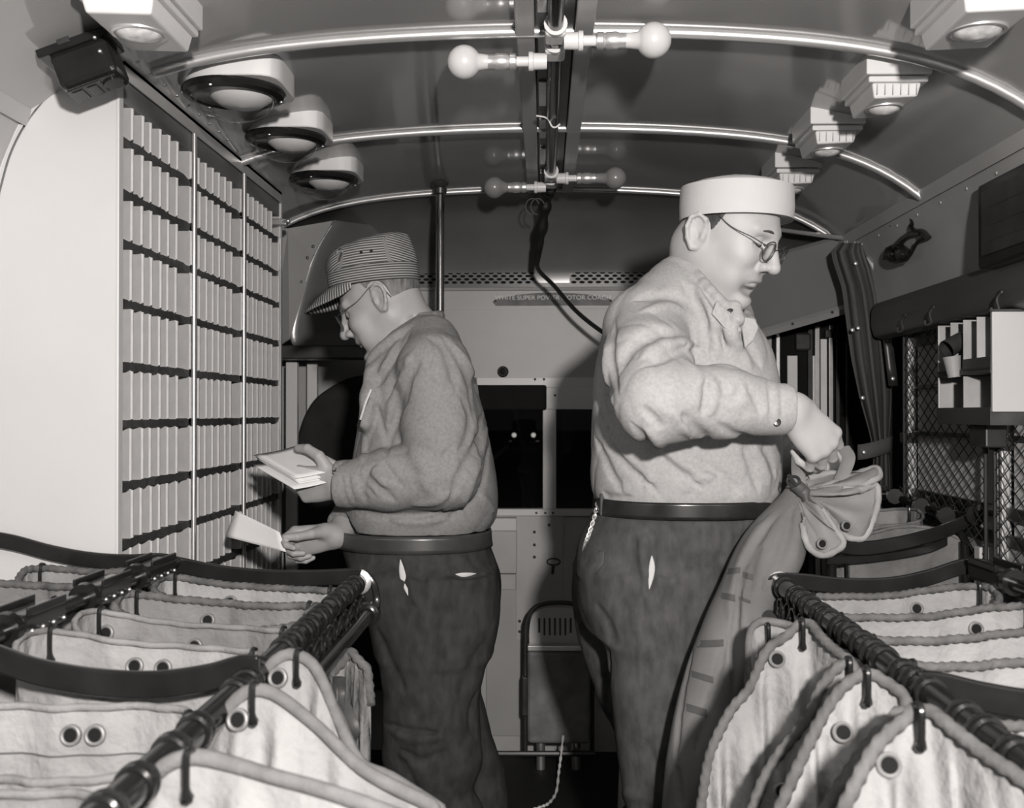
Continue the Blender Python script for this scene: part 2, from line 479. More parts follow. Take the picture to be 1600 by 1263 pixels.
# chromed hoops across the ceiling and the cornice mouldings
n = 0
def hoop(y, r, x0, x1, dz=0.0, m=CHROME):
    global n
    n += 1
    P = [(x0 + (x1 - x0) * k / 48, y, ceil_h(x0 + (x1 - x0) * k / 48) - r * .55 + dz) for k in range(49)]
    g = MB(); g.tube(P, r, 10); return struct('trim_%d' % n, g, m, smooth=True)
for y, r, x0, x1 in ((2.135, .0115, -.775, .985), (2.865, .0105, -.805, .985), (3.655, .0085, -.95, .985)):
    hoop(y, r, x0, x1)
for sx in (-1, 1):
    n += 1; g = MB()
    g.prism([(.984 * sx, Y0, 1.846), (1.000 * sx, Y0, 1.812), (.986 * sx, Y0, 1.806), (.972 * sx, Y0, 1.836)], (0, 3.72 - Y0, 0))
    for k in range(20):
        g.lathe([(.004, 0), (.003, .002), (0, .003)], (1.004 * sx, .4 + k * .17, 1.792), (-sx, 0, 0), 8)
    struct('trim_%d' % n, g, WALLM)

# raised duct along the middle of the ceiling: two side strips and the deep channel between
n += 1; dk = struct('trim_%d' % n, None, None, 'glossy dark duct along the ceiling centre line')
def ch(name, x0, x1, z0, z1, m):
    g = MB(); g.bx((x0, Y0, z0), (x1, 3.66, z1)); return obj(name, g, m, dk, bevel=.003)
zc = ceil_h(0)
ch('duct_strip', -.055, -.018, zc - .016, zc, WALLM); ch('duct_strip', .060, .097, zc - .016, zc, WALLM)
ch('duct_bed', -.018, .060, zc - .006, zc, DARKM)
for k in range(9):
    g = MB(); y = .9 + k * .31
    g.bx((-.012, y, zc - .011), (.006, y + .19, zc - .006)); obj('cover_plate', g, ALU, dk, bevel=.001)

# ---------------------------------------------------------------- front of the coach
# cove falling from the last hoop to the ventilator panel
g = MB(); rows = []
for k in range(13):
    t = k / 12
    y = 3.70 + .36 * math.sin(t * PI / 2) ; z0 = -.30 * (1 - math.cos(t * PI / 2))
    row = []
    for j in range(33):
        x = -1.0 + 2.0 * j / 32
        top = ceil_h(min(.985, abs(x))) - .004
        row.append((x, y, top + (1.745 - top) * (1 - math.cos(t * PI / 2))))
    rows.append(row)
g.grid(rows)
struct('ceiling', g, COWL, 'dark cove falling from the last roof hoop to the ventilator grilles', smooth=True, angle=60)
wf = struct('wall_front', None, None, 'front end of the coach around the windscreen')
def fp(name, mb, m, **k): return obj(name, mb, m, wf, **k)
YF = 4.06
zt = lambda y: at(850, y, YF).z
xx = lambda x: at(x, 645, YF).x
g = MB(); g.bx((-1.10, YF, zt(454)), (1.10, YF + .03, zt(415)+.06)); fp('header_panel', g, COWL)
g = MB(); g.bx((-1.10, YF - .006, zt(590)), (xx(1182), YF + .03, zt(452))); fp('header_panel', g, FRONTP)
g = MB(); g.tube([(-1.1, YF - .008, zt(452)), (1.1, YF - .008, zt(452))], .007, 8); fp('moulding', g, FRONTP, smooth=True)
g = MB(); g.bx((-1.1, YF - .0085, zt(483.5)), (1.1, YF - .004, zt(482))); fp('seam', g, DASH)
# windscreen frame: lit top rail, centre pillar, sill
g = MB(); g.bx((xx(745), YF - .012, zt(606)), (xx(1180), YF + .02, zt(590))); g.bx((xx(843), YF - .010, zt(640)), (xx(1180), YF + .02, zt(604))); fp('top_rail', g, PANEL, bevel=.002)
g = MB(); g.bx((xx(848), YF - .004, zt(800)), (xx(869), YF + .03, zt(636))); fp('pillar', g, PANEL, bevel=.003)
g = MB(); g.bx((-.60, YF - .02, zt(806)), (.62, YF + .03, zt(795))); fp('sill', g, PANEL, bevel=.003)
for px, py in ((836, 593), (850, 593), (867, 618), (838, 801), (852, 801), (864, 801)):
    g = MB(); g.lathe([(.005, 0), (.004, .003), (0, .004)], (xx(px), YF - (.02 if py > 700 else .012), zt(py)), (0, -1, 0), 8); fp('screw', g, DARKM)
for i, (a, b) in enumerate(((745, 848), (869, 1180))):
    g = MB(); g.bx((xx(a), YF + .008, zt(796)), (xx(b), YF + .012, zt(636))); struct('window_%d' % (i + 1), g, PANE)
# wall either side of the windscreen, dash below
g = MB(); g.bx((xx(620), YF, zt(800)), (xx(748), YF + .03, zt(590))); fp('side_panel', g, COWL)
g = MB(); g.bx((-1.10, YF, 0), (xx(1180), YF + .03, zt(804))); fp('dash_panel', g, DASH)
g = MB(); g.bx((xx(806), YF - .014, zt(1000)), (xx(880), YF, zt(806))); fp('dash_cover', g, DASH, bevel=.003)
g = MB(); g.bx((xx(750), YF - .055, zt(828)), (xx(808), YF - .002, zt(808))); fp('dash_ledge', g, PANEL, bevel=.004)
g = MB(); g.bx((xx(740), YF - .050, zt(894)), (xx(808), YF - .002, zt(828))); fp('dash_box', g, DASH, bevel=.004)
g = MB(); g.bx((xx(760), YF - .012, zt(1150)), (xx(820), YF - .001, zt(921))); fp('kick_board', g, PANEL if False else FRONTP, bevel=.003)
for px, py in ((835, 831), (835, 851), (835, 870), (858, 820), (812, 970), (812, 986)):
    g = MB(); g.lathe([(.006, 0), (.005, .004), (0, .006)], (xx(px), YF - .014, zt(py)), (0, -1, 0), 10); fp('rivet', g, DARKM, smooth=True)
q = at(865, 878, YF - .02); g = MB(); g.tube([q + Vector((.024 * math.cos(a), 0, .012 * math.sin(a) * 1.0)) for a in [2 * PI * k / 20 for k in range(20)]], .003, 6, closed=True)
g.tube([q + Vector((.0, .004, -.014)), q + Vector((-.004, .004, -.045))], .005, 6); fp('ring_pull', g, DARKM, smooth=True)
q = at(786, 581, YF - .012); g = MB(); g.lathe([(.020, 0), (.021, .006), (.012, .016), (.017, .026), (.013, .036), (0, .040)], q, (0, -1, 0), 16); fp('knob', g, BLACKM, smooth=True)
# dark roller blind or visor behind the top rail
g = MB(); g.bx((xx(700), YF - .034, zt(641)), (xx(854), YF - .013, zt(602))); fp('sun_visor', g, MATTEB, bevel=.008)

# ventilator grilles with rows of oval holes
for k, (x0, x1) in enumerate(((640, 838), (890, 1068))):
    a, b = xx(x0), xx(x1); zm = zt(431.5); dx = .0305; dz = .0118
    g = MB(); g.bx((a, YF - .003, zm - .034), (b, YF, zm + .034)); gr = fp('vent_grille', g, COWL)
    h = MB()
    for r in range(5):
        c = 0
        while True:
            x = a + .016 + c * dx + (dx / 2 if r % 2 else 0)
            if x > b - .01: break
            h.lathe([(.0105, -.0005), (.0105, .001), (.0, .001)], (x, YF - .003, zm + (r - 2) * dz), (0, -1, 0), 10, ref=(1, 0, 0), sx=1.0)
            for i in range(len(h.v) - 30, len(h.v)):
                v = h.v[i]; h.v[i] = (v[0], v[1], (v[2] - (zm + (r - 2) * dz)) * .50 + zm + (r - 2) * dz)
            c += 1
    ho = obj('vent_holes', h, MATTEB, gr); ho['kind'] = 'stuff'

# slanting cowl panels at the corners
wf = struct('wall_corner', None, None, 'riveted corner panels and rounded cowl at the left front corner')
LP = [at(450, 357, 3.62), at(520, 345, 3.70), at(489, 400, 3.72), at(466, 465, 3.72), at(452, 530, 3.70), at(440, 538, 3.66), at(425, 540, 3.60), at(425, 357, 3.58)]
g = MB(); g.prism(LP, (0, .012, 0)); pl = fp('corner_panel', g, FRONTP)
for px, py in ((489, 385), (480, 403), (470, 440), (459, 477), (449, 514)):
    g = MB(); q = at(px, py, 3.70); g.lathe([(.006, 0), (.004, .004), (0, .005)], q, (0, -1, 0), 8); obj('rivet', g, DARKM, pl)
# rounded dark cowl behind it, sweeping to the windscreen
rows = []
for k in range(10):
    t = k / 9; ed = [(522, 344), (490, 400), (468, 463), (454, 528), (470, 546)]
    P = spline([Vector((x, y, 0)) for x, y in ed], 6)
    rows.append([at(p.x + t * (690 - p.x) * 1.0, p.y + (560 - p.y) * t * .10, 3.72 + .36 * math.sin(t * PI / 2)) for p in P])
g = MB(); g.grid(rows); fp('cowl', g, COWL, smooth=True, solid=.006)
g = MB(); g.bx((-1.08, 3.68, zt(640) if False else at(450, 562, 3.7).z), (xx(650), 3.76, at(450, 540, 3.7).z)); fp('cowl_rail', g, DARKM, bevel=.006)
# driver's side corner: pale posts and a rounded panel
for px, w_, y in ((455, .012, 3.78), (487, .010, 3.90)):
    a = at(px - 4, 860, y); b = at(px + 4, 566, y); g = MB(); g.bx((a.x - w_, y, .5), (b.x + w_, y + .03, b.z)); fp('corner_post', g, PANEL, bevel=.004)
g = MB(); g.bx((-1.10, 4.00, .5), (xx(700), 4.03, zt(560))); fp('corner_panel', g, FRONTP)
for (px, py) in ((492, 587),): 
    g = MB(); g.lathe([(.006, 0), (.004, .004), (0, .005)], at(px, py, 4.0), (0, -1, 0), 8); fp('rivet', g, DARKM)

# right front corner: sloping cowl, edge strip, entrance door
wf = struct('wall_corner', None, None, 'sloping cowl over the entrance door at the right front corner')
R0 = [at(1100, 470, 4.02), at(1185, 408, 3.80), at(1330, 368, 3.60), at(1335, 480, 3.66), at(1305, 484, 3.70), at(1180, 520, 3.95), at(1100, 540, 4.04)]
g = MB(); g.prism(R0, (.0, .012, .012)); fp('corner_panel', g, COWL if False else mat('cowl_light', .20, .35, var=.1, scale=3, spec=.4), smooth=True)
g = MB(); a = at(1150, 533, 3.96); b = at(1332, 480, 3.64)
g.tube([a, b], .016, 4, flat=((0, 0, 1), 1.0)); fp('edge_strip', g, FRONTP)
for t in (.2, .52, .85):
    g = MB(); q = a.lerp(b, t); g.lathe([(.005, 0), (.003, .003), (0, .004)], q + Vector((-.008, -.014, 0)), (-.3, -1, 0), 8); fp('screw', g, DARKM)
dr = struct('door_1', None, None, 'dark folding entrance door with narrow lit panes')
def dp(name, mb, m, **k): return obj(name, mb, m, dr, **k)
YD = 4.10
def rect(x0, y0, x1, y1, y, t, pad=0):
    a = at(x0, y1, y); b = at(x1, y0, y); g = MB(); g.bx((a.x, y, a.z), (b.x, y + t, b.z)); return g
dp('door_leaf', rect(1180, 440, 1400, 1160, YD, .02), MATTEB)
for x0, x1, m in ((1214, 1219, ALU), (1264, 1270, DARKM), (1275, 1281, ALU), (1297, 1302, ALU), (1308, 1312, DARKM), (1323, 1326, DARKM)):
    dp('door_stile', rect(x0, 508, x1, 1100, YD - .025, .02), m, bevel=.002)
for x0, x1, y0 in ((1231, 1246, 556), (1265, 1274, 556), (1283, 1292, 530)):
    dp('door_pane', rect(x0, y0, x1, 820, YD - .012, .008), SHADE, bevel=.001)
dp('door_hinge', rect(1244, 520, 1268, 548, YD - .03, .03), DARKM, bevel=.008)
dp('door_hinge', rect(1290, 515, 1312, 528, YD - .03, .03), DARKM, bevel=.004)
dp('door_post', rect(1184, 520, 1206, 570, YD - .03, .03), DASH, bevel=.003)
dp('door_post', rect(1395, 500, 1460, 1200, YD - .3, .03), DARKM, bevel=.003)

# ---------------------------------------------------------------- right hand windows behind wire guards
XW = 1.085
def wz(px, py, X=XW):
    a, b = ray(px, py); Y = X / a; return Vector((X, Y, EYE + b * Y))
for k, (ya, yb) in enumerate(((2.66, 3.28), (1.62, 2.62))):
    wn = struct('window_%d' % (k + 3), None, None, 'coach side window with a drawn grey blind')
    g = MB(); g.bx((1.118, ya, .95), (1.124, yb, 1.56)); obj('pane', g, GLASSD, wn)
    g = MB(); g.bx((1.108, ya + .02, .97), (1.112, yb - .02, 1.50)); obj('blind', g, SHADE, wn)
    for z, h in ((1.47, .03), (1.335, .010), (1.20, .012), (1.02, .030), (.955, .03)):
        g = MB(); g.bx((1.095, ya, z - h / 2), (1.112, yb, z + h / 2)); obj('sash_bar', g, DARKM, wn, bevel=.002)
for y in (2.64, 3.30):
    n += 1; pm = struct('trim_%d' % n, None, None, 'bright fluted window post')
    for dx, dy, w_ in ((0, -.018, .007), (.012, 0, .006), (0, .018, .007)):
        g = MB(); g.bx((1.085 + dx, y + dy - w_, .86), (1.105 + dx, y + dy + w_, 1.55)); obj('post_rib', g, SATIN, pm, bevel=.003)
    g = MB(); g.bx((1.078, y - .035, 1.17), (1.11, y + .035, 1.20)); obj('post_clip', g, DARKM, pm, bevel=.003)
def mesh_guard(ya, yb, za, zb, x, label):
    o = thing('wire_guard', label, 'guard', (x, (ya + yb) / 2, za))
    g = MB(); p = .064; q = .037; r = .0016
    L = yb - ya; H_ = zb - za
    for s_ in (1, -1):
        k = -int(H_ / q * 1) - 2
        c = ya - H_ * p / q - p
        while c < yb + H_ * p / q + p:
            # wire y = c + s * (z - za) * p / q
            a = (c, za) if s_ > 0 else (c, za); b = (c + s_ * H_ * p / q, zb)
            (y0, z0), (y1, z1) = a, b
            ts = [0, 1]
            for lim in (ya, yb):
                if (y1 - y0) != 0:
                    t = (lim - y0) / (y1 - y0)
                    if 0 < t < 1: ts.append(t)
            ts = [t for t in sorted(ts)]
            for t0, t1 in zip(ts, ts[1:]):
                ym = y0 + (y1 - y0) * (t0 + t1) / 2
                if ya <= ym <= yb:
                    P0 = Vector((x + s_ * .0012, y0 + (y1 - y0) * t0, z0 + (z1 - z0) * t0)); P1 = Vector((x + s_ * .0012, y0 + (y1 - y0) * t1, z0 + (z1 - z0) * t1))
                    g.tube([P0, P1], r, 4, cap=False)
            c += p * 1.0
    w_ = obj('wire_mesh', g, DARKM, o); w_['kind'] = 'stuff'
    for a, b in (((x, ya, za), (x, yb, za)), ((x, ya, zb), (x, yb, zb)), ((x, ya, za), (x, ya, zb)), ((x, yb, za), (x, yb, zb))):
        g = MB(); g.tube([a, b], .005, 6); obj('guard_rod', g, DARKM, o, smooth=True)
    return o
mesh_guard(2.675, 3.27, .87, 1.53, 1.072, 'diamond wire guard over the far side window behind the small box of pigeonholes')
mesh_guard(1.70, 2.62, .87, 1.53, 1.072, 'diamond wire guard over the nearer side window at the picture edge')
g = MB(); g.bx((1.066, 2.70, .72), (1.10, 2.735, .93)); n += 1; struct('trim_%d' % n, g, PANEL, bevel=.003)
# valance over the windows with hooks
g = MB(); P = [(1.03, 1.60), (1.018, 1.575), (1.016, 1.53), (1.026, 1.495), (1.06, 1.485), (1.07, 1.60)]
g.prism([(x, 1.4, z) for x, z in P], (0, 2.02, 0)); n += 1
va = struct('trim_%d' % n, g, mat('valance_board', .085, .5, var=.2, scale=4, stretch=(1, .3, 1)), 'dark board over the side windows with hooks', bevel=.006)
for px, py in ((1565, 468), (1459, 490), (1415, 502)):
    q = wz(px, py, 1.012); g = MB(); g.tube(spline([q + Vector((0, 0, .016)), q + Vector((-.010, 0, .0)), q + Vector((-.006, 0, -.022)), q + Vector((-.020, 0, -.030)), q + Vector((-.022, 0, -.018))], 4), .0035, 6)
    g.lathe([(.008, 0), (.006, .004), (0, .005)], q + Vector((0, 0, .016)), (-1, 0, 0), 10); obj('coat_hook', g, DARKM, va, smooth=True)
# bright flared post casing above the far window post
for k, (p0, p1, p2, p3, m) in enumerate((((1364, 402), (1384, 420), (1388, 488), (1376, 489), ALU), ((1386, 420), (1404, 418), (1402, 482), (1390, 487), ALU))):
    P = [at(p0[0], p0[1], 3.50 - k * .05), at(p1[0], p1[1], 3.47 - k * .05), at(p2[0], p2[1], 3.46 - k * .05), at(p3[0], p3[1], 3.49 - k * .05)]
    g = MB(); rows = []
    for i in range(7):
        t = i / 6; e = .02 * math.sin(t * PI) * 0
        A = P[0].lerp(P[3], t); B_ = P[1].lerp(P[2], t); cv = .030 * (1 - t) ** 3
        rows.append([A.lerp(B_, j / 6) + Vector((-math.sin(j / 6 * PI) * .012 - cv, -math.sin(j / 6 * PI) * .012 - cv, 0)) for j in range(7)])
    g.grid(rows); n += 1; tp = struct('trim_%d' % n, g, PANEL if k == 0 else ALU, smooth=True, solid=.003)
    g = MB(); q = P[3].lerp(P[2], .5) + Vector((-.014, -.014, .025)); g.lathe([(.007, 0), (.005, .004), (0, .006)], q, (-.5, -.8, 0), 10); obj('rivet', g, ALU, tp, smooth=True)

# night road seen through the windscreen
g = MB(); g.bx((-14, 4.9, -.75), (14, 120, -.70)); struct('road', g, mat('asphalt', .05, .8, var=.3, scale=3)) 
g = MB(); g.bx((-2.25, 6, -.699), (-2.05, 160, -.695)); struct('road_marking', g, PAPER)

for x in (-.75, .75):
    hl = bpy.data.lights.new('headlight', 'SPOT'); hl.energy = 2500; hl.spot_size = math.radians(50); hl.shadow_soft_size = .1; hl.color = (1, .95, .9)
    ho = bpy.data.objects.new('headlight', hl); C.objects.link(ho); ho.location = (x, 5.1, .1); ho.rotation_euler = (math.radians(88), 0, 0)
car = thing('car', 'distant dark car with lit headlamps seen through the windscreen', 'car', (-1.15, 62, -.70))
def cbx(name, a, b, m, bev): g = MB(); g.bx([p + q for p, q in zip(a, car.location)], [p + q for p, q in zip(b, car.location)]); return obj(name, g, m, car, bevel=bev)
cbx('body', (-.85, 0, .35), (.85, 4, .95), MATTEB, .15); cbx('cabin', (-.7, 1.0, .9), (.7, 3.2, 1.55), MATTEB, .2)
em = bpy.data.materials.new('headlamp_glow'); em.use_nodes = True; em.node_tree.nodes['Principled BSDF'].inputs['Emission Color'].default_value = (1, .95, .9, 1); em.node_tree.nodes['Principled BSDF'].inputs['Emission Strength'].default_value = .7
for x in (-.55, .55):
    g = MB(); g.lathe([(.13, 0), (.10, .05), (0, .07)], car.location + Vector((x, -.02, .68)), (0, -1, 0), 14); obj('headlamp', g, em, car, smooth=True)
    for y in (.5, 3.3):
        g = MB(); g.lathe([(.33, -.1), (.33, .1)], car.location + Vector((x * 1.4, y, .33)), (1, 0, 0), 16); obj('wheel', g, BLACKM, car, smooth=True, angle=30)
# ================================================================ pigeonhole case on the left
def proj(P):
    x, y, z = P[0], P[1], P[2] - EYE
    c, s_ = math.cos(YAW), math.sin(YAW)
    x, y = x * c + y * s_, -x * s_ + y * c
    c, s_ = math.cos(PIT), math.sin(PIT)
    z, y = z * c - y * s_, z * s_ + y * c
    return 800 + F * x / y, 631.5 - F * z / y
rnd = random.Random(3)
XC, YC0, PITCH = -.805, 2.055, .1038
case = thing('letter_case', 'tall pigeonhole letter case with white end panel against the side wall', 'letter case', (-.93, 2.05, 0))
out = [at(191, 91, 2.04), at(150, 104, 2.04), at(112, 122, 2.04), at(84, 143, 2.04), at(58, 170, 2.04), at(34, 205, 2.04), at(15, 246, 2.04), at(0, 300, 2.04)]
P = [Vector((XC - .002, 2.04, 0))] + [Vector((min(p.x, XC - .002), 2.04, p.z)) for p in spline(out, 3)] + [Vector((-1.078, 2.04, 1.45)), Vector((-1.085, 2.04, 0))]
g = MB(); g.prism(P, (0, .014, 0)); obj('end_panel', g, PANEL, case, bevel=.002)
g = MB(); g.bx((XC - .006, 2.036, 0), (XC, 2.058, out[0].z)); obj('edge_strip', g, PANEL, case, bevel=.0015)
g = MB(); Q = [Vector((p.x - .012, 2.037, p.z + .004)) for p in spline(out[1:], 4)] + [Vector((-1.073, 2.037, 1.30))]
g.tube(Q, .011, 8, flat=((0, -1, 0), .6)); obj('rim_moulding', g, PANEL, case, smooth=True)
YE = YC0 + 12 * PITCH
g = MB(); g.bx((-1.082, 2.054, 0), (-1.072, YE, 1.80)); obj('back_panel', g, DIVM, case)
RZ = [1.786, 1.684, 1.588, 1.471, 1.350, 1.238, 1.118, 1.006, .890, .775, .66]
g = MB(); g.bx((-1.03, 2.054, 1.858), (XC - .004, YE, 1.925)); obj('top_board', g, WOODM, case, bevel=.002)
g = MB(); g.bx((XC - .03, 2.05, 1.925), (XC + .004, YE, 1.948)); g.prism([(XC + .004, 2.05, 1.948), (XC + .004, 2.05, 1.90), (XC + .001, 2.05, 1.90), (XC - .02, 2.05, 1.948)], (0, YE - 2.05, 0)); tb = obj('top_angle', g, WALLM, case)
g = MB(); g.prism([(XC + .004, 2.05, 1.943), (XC + .045, 2.05, 1.956), (XC + .045, 2.05, 1.950), (XC + .004, 2.05, 1.935)], (0, YE - 2.05, 0)); obj('cornice_flange', g, WALLM, case)
for k in range(9):
    g = MB(); g.lathe([(.0045, 0), (.004, .002), (0, .0035)], (XC + .020, 2.075 + k * .075, 1.939), (.2, -.1, -1), 8); obj('rivet', g, ALU, case, smooth=True)
dmesh = {}
for sct in range(3):
    ya = YC0 + sct * 4 * PITCH; yb = ya + 4 * PITCH
    for iz, z in enumerate(RZ):
        g = MB(); N_ = 17; top = []; bot = []
        for k in range(N_):
            y = ya + .004 + (yb - ya - .008) * k / (N_ - 1)
            top.append((XC - .004 + rnd.uniform(-.004, .002), y, z + .0075 + rnd.uniform(-.002, .002)))
            bot.append((XC - .004 + rnd.uniform(-.004, .002), y, z - .0075 + rnd.uniform(-.0025, .001)))
        bk = [(-1.072, p[1], z + .007) for p in top]; bb = [(-1.072, p[1], z - .007) for p in top]
        g.grid([bk, top, bot, bb, bk]); obj('shelf', g, WOODD, case)
    for c in range(8):
        if c == 0 and sct == 0: pass
        if c == 7: continue
        y = ya + (c + 1) * PITCH / 2 if c < 6 else yb - .012
        if c == 6: y = yb - .010
        for iz in range(len(RZ)):
            z1 = (1.858 if iz == 0 else RZ[iz - 1] - .0075) ; z0 = RZ[iz] + .0075
            key = round(z1 - z0, 3)
            if key not in dmesh:
                g = MB(); hh = key
                g.prism([(-.268, 0, 0), (-.004, 0, 0), (0, 0, .004), (0, 0, hh - .004), (-.004, 0, hh), (-.268, 0, hh)], (0, .0022, 0))
                g.bx((-.0035, -.0012, .002), (.0008, .0034, hh - .002))
                o = obj('divider', g, DIVM, None, bevel=0); dmesh[key] = o; o.data.materials.append(EDGEM)
                for f_ in o.data.polygons: f_.material_index = 1 if f_.center.x > -.0045 else 0
            else:
                o = dmesh[key].copy(); C.objects.link(o)
            o.parent = case; o.matrix_parent_inverse = Matrix.Translation(-Vector(case.location))
            o.location = (XC + rnd.uniform(-.003, .001), y + rnd.uniform(-.0015, .0015), z0)
    if sct < 2:
        g = MB(); g.tube([(XC + .003, yb, .55), (XC + .003, yb, 1.90)], .0065, 10); obj('post', g, ALU, case, smooth=True)
g = MB(); g.bx((-1.075, YE, 0), (XC + .002, YE + .014, 1.90)); obj('end_panel', g, DIVM, case)
g = MB(); g.bx((-1.075, 2.054, 0), (XC - .01, YE, .64)); obj('base', g, WOODD, case)
q = at(436, 348, 3.28); g = MB(); g.tube([q + Vector((-.03, 0, -.01)), q + Vector((.035, -.01, .004))], .009, 8); g.box(q, (.05, .03, .02)); obj('latch', g, ALU, case, bevel=.003)

# ================================================================ ceiling lamps
def slope(X): return math.atan(.16 * X + .729 * X ** 5)
def square_lamp(X, Y, label, ln=.20, wd=.130):
    s_ = 1 if X > 0 else -1; ax = abs(X)
    xi, xo = ax - wd / 2, ax + wd / 2
    o = thing('ceiling_lamp', label, 'lamp', (X, Y, ceil_h(X)), 'ceiling lamps')
    zb = ceil_h(xo) - .006
    g = MB(); g.prism([(xi * s_, Y - ln / 2, ceil_h(xi) + .004), (xo * s_, Y - ln / 2, ceil_h(xo) + .004), (xo * s_, Y - ln / 2, zb - .004), (xi * s_, Y - ln / 2, zb - .004)], (0, ln, 0))
    obj('base', g, LAMPW, o, bevel=.003)
    g = MB(); g.bx(((xi + .006) * s_, Y - ln / 2 + .006, zb - .018), ((xo - .006) * s_, Y + ln / 2 - .006, zb - .006)); obj('step', g, LAMPW, o, bevel=.003)
    g = MB(); a, b = xi + .014, xo - .018; y0, y1 = Y - ln / 2 + .012, Y + ln / 2 - .012; zt_, z2 = zb - .018, zb - .048
    top = [(a * s_, y0, zt_), (b * s_, y0, zt_), (b * s_, y1, zt_), (a * s_, y1, zt_)]; ins = .006
    bot = [((a + ins) * s_, y0 + ins, z2), ((b - ins) * s_, y0 + ins, z2 + .004), ((b - ins) * s_, y1 - ins, z2 + .004), ((a + ins) * s_, y1 - ins, z2)]
    g.add(top + bot, [(0, 1, 2, 3), (4, 5, 6, 7), (0, 1, 5, 4), (1, 2, 6, 5), (2, 3, 7, 6), (3, 0, 4, 7)]); hs = obj('housing', g, LAMPW, o, bevel=.004)
    for k in range(6 if Y > 2 else 0):
        x = (a + .010 + (b - a - .020) * k / 5) * s_; g = MB(); g.bx((x - .0008, y0 - .0006, z2 + .006), (x + .0008, y0 + .003, zt_ - .003)); obj('flute', g, FRONTP, hs)
    cx = (a + b) / 2 * s_; r = (b - a) * .40
    g = MB(); g.lathe([(r, .0), (r * .98, .004), (r * .86, .005), (r * .84, .002)], (cx, Y, z2 + .003), (0, 0, -1), 28); obj('bezel', g, CHROME, o, smooth=True)
    g = MB(); g.lathe([(r * .86, .001), (r * .70, .008), (r * .4, .013), (0, .015)], (cx, Y, z2 + .003), (0, 0, -1), 28); obj('lens', g, mat('lamp_lens', .75, .12, var=.35, scale=40, spec=.6), o, smooth=True)
for X, Y, t in ((.712, 1.80, 'square ceiling lamp cut by the top right corner of the picture'), (.706, 2.27, 'square ceiling lamp under the nearest roof hoop, right side'),
                (.690, 2.66, 'square ceiling lamp beside the second roof hoop, right side'), (.700, 3.10, 'square ceiling lamp partly behind the white cap'),
                (-.680, 1.80, 'square ceiling lamp at the top left edge above the pigeonholes')):
    square_lamp(X, Y, t, .22 if abs(Y - 1.80) < .01 else .19, .15 if abs(Y - 1.80) < .01 else .13)
def dome_lamp(X, Y, label, s=1.0):
    o = thing('dome_lamp', label, 'lamp', (X, Y, ceil_h(X)), 'domed ceiling lamps')
    r = .098 * s; zr = ceil_h(abs(X) + r * .8) - .012
    rows = []; n_ = 40; pl = []
    for k in range(n_):
        a = 2 * PI * k / n_; c, s_ = math.cos(a), math.sin(a)
        e = (abs(c) ** 5 + abs(s_) ** 5) ** (-1 / 5) if c > 0 else 1.0
        pl.append((X + r * 1.02 * c * e, Y + r * 1.02 * s_ * e))
    g = MB(); g.grid([[(x, y, ceil_h(x) + .004) for x, y in pl], [(x, y, zr) for x, y in pl]], True); g.add([(x, y, zr) for x, y in pl], [tuple(range(n_))])
    obj('base', g, LAMPW, o, smooth=True, angle=50, bevel=.003)
    c = (X - .008, Y, zr)
    g = MB(); g.lathe([(r * .70, -.001), (r * 1.0, -.001), (r * 1.03, .006), (r * .98, .014), (r * .84, .018), (r * .78, .014)], c, (0, 0, -1), 44); rg = obj('ring', g, BLACKM, o, smooth=True)
    for a in (.35, 2.4, 4.5):
        g = MB(); g.lathe([(.004, 0), (.0035, .002), (0, .003)], (c[0] + r * .93 * math.cos(a), c[1] + r * .93 * math.sin(a), c[2] - .0155), (0, 0, -1), 8); obj('screw', g, ALU, rg, smooth=True)
    g = MB(); R_ = r * .80; g.lathe([(R_, .012)] + [(R_ * math.cos(t), .012 + .050 * s * math.sin(t)) for t in [PI / 2 * k / 9 for k in range(1, 10)]], c, (0, 0, -1), 36); obj('glass_bowl', g, BOWL, o, smooth=True)
    g = MB(); g.lathe([(r * .66, .004), (r * .60, .016), (r * .40, .030), (0, .034)], (c[0] + .014, c[1] + .01, c[2]), (0, 0, -1), 30); obj('reflector', g, LAMPW, o, smooth=True)
for X, Y, t, s in ((-.648, 2.28, 'round domed lamp nearest the black box on the ceiling', 1.08), (-.635, 2.69, 'middle one of three round domed lamps over the pigeonholes', 1.0), (-.635, 3.16, 'farthest round domed lamp over the pigeonholes', 1.0)):
    dome_lamp(X, Y, t, s)

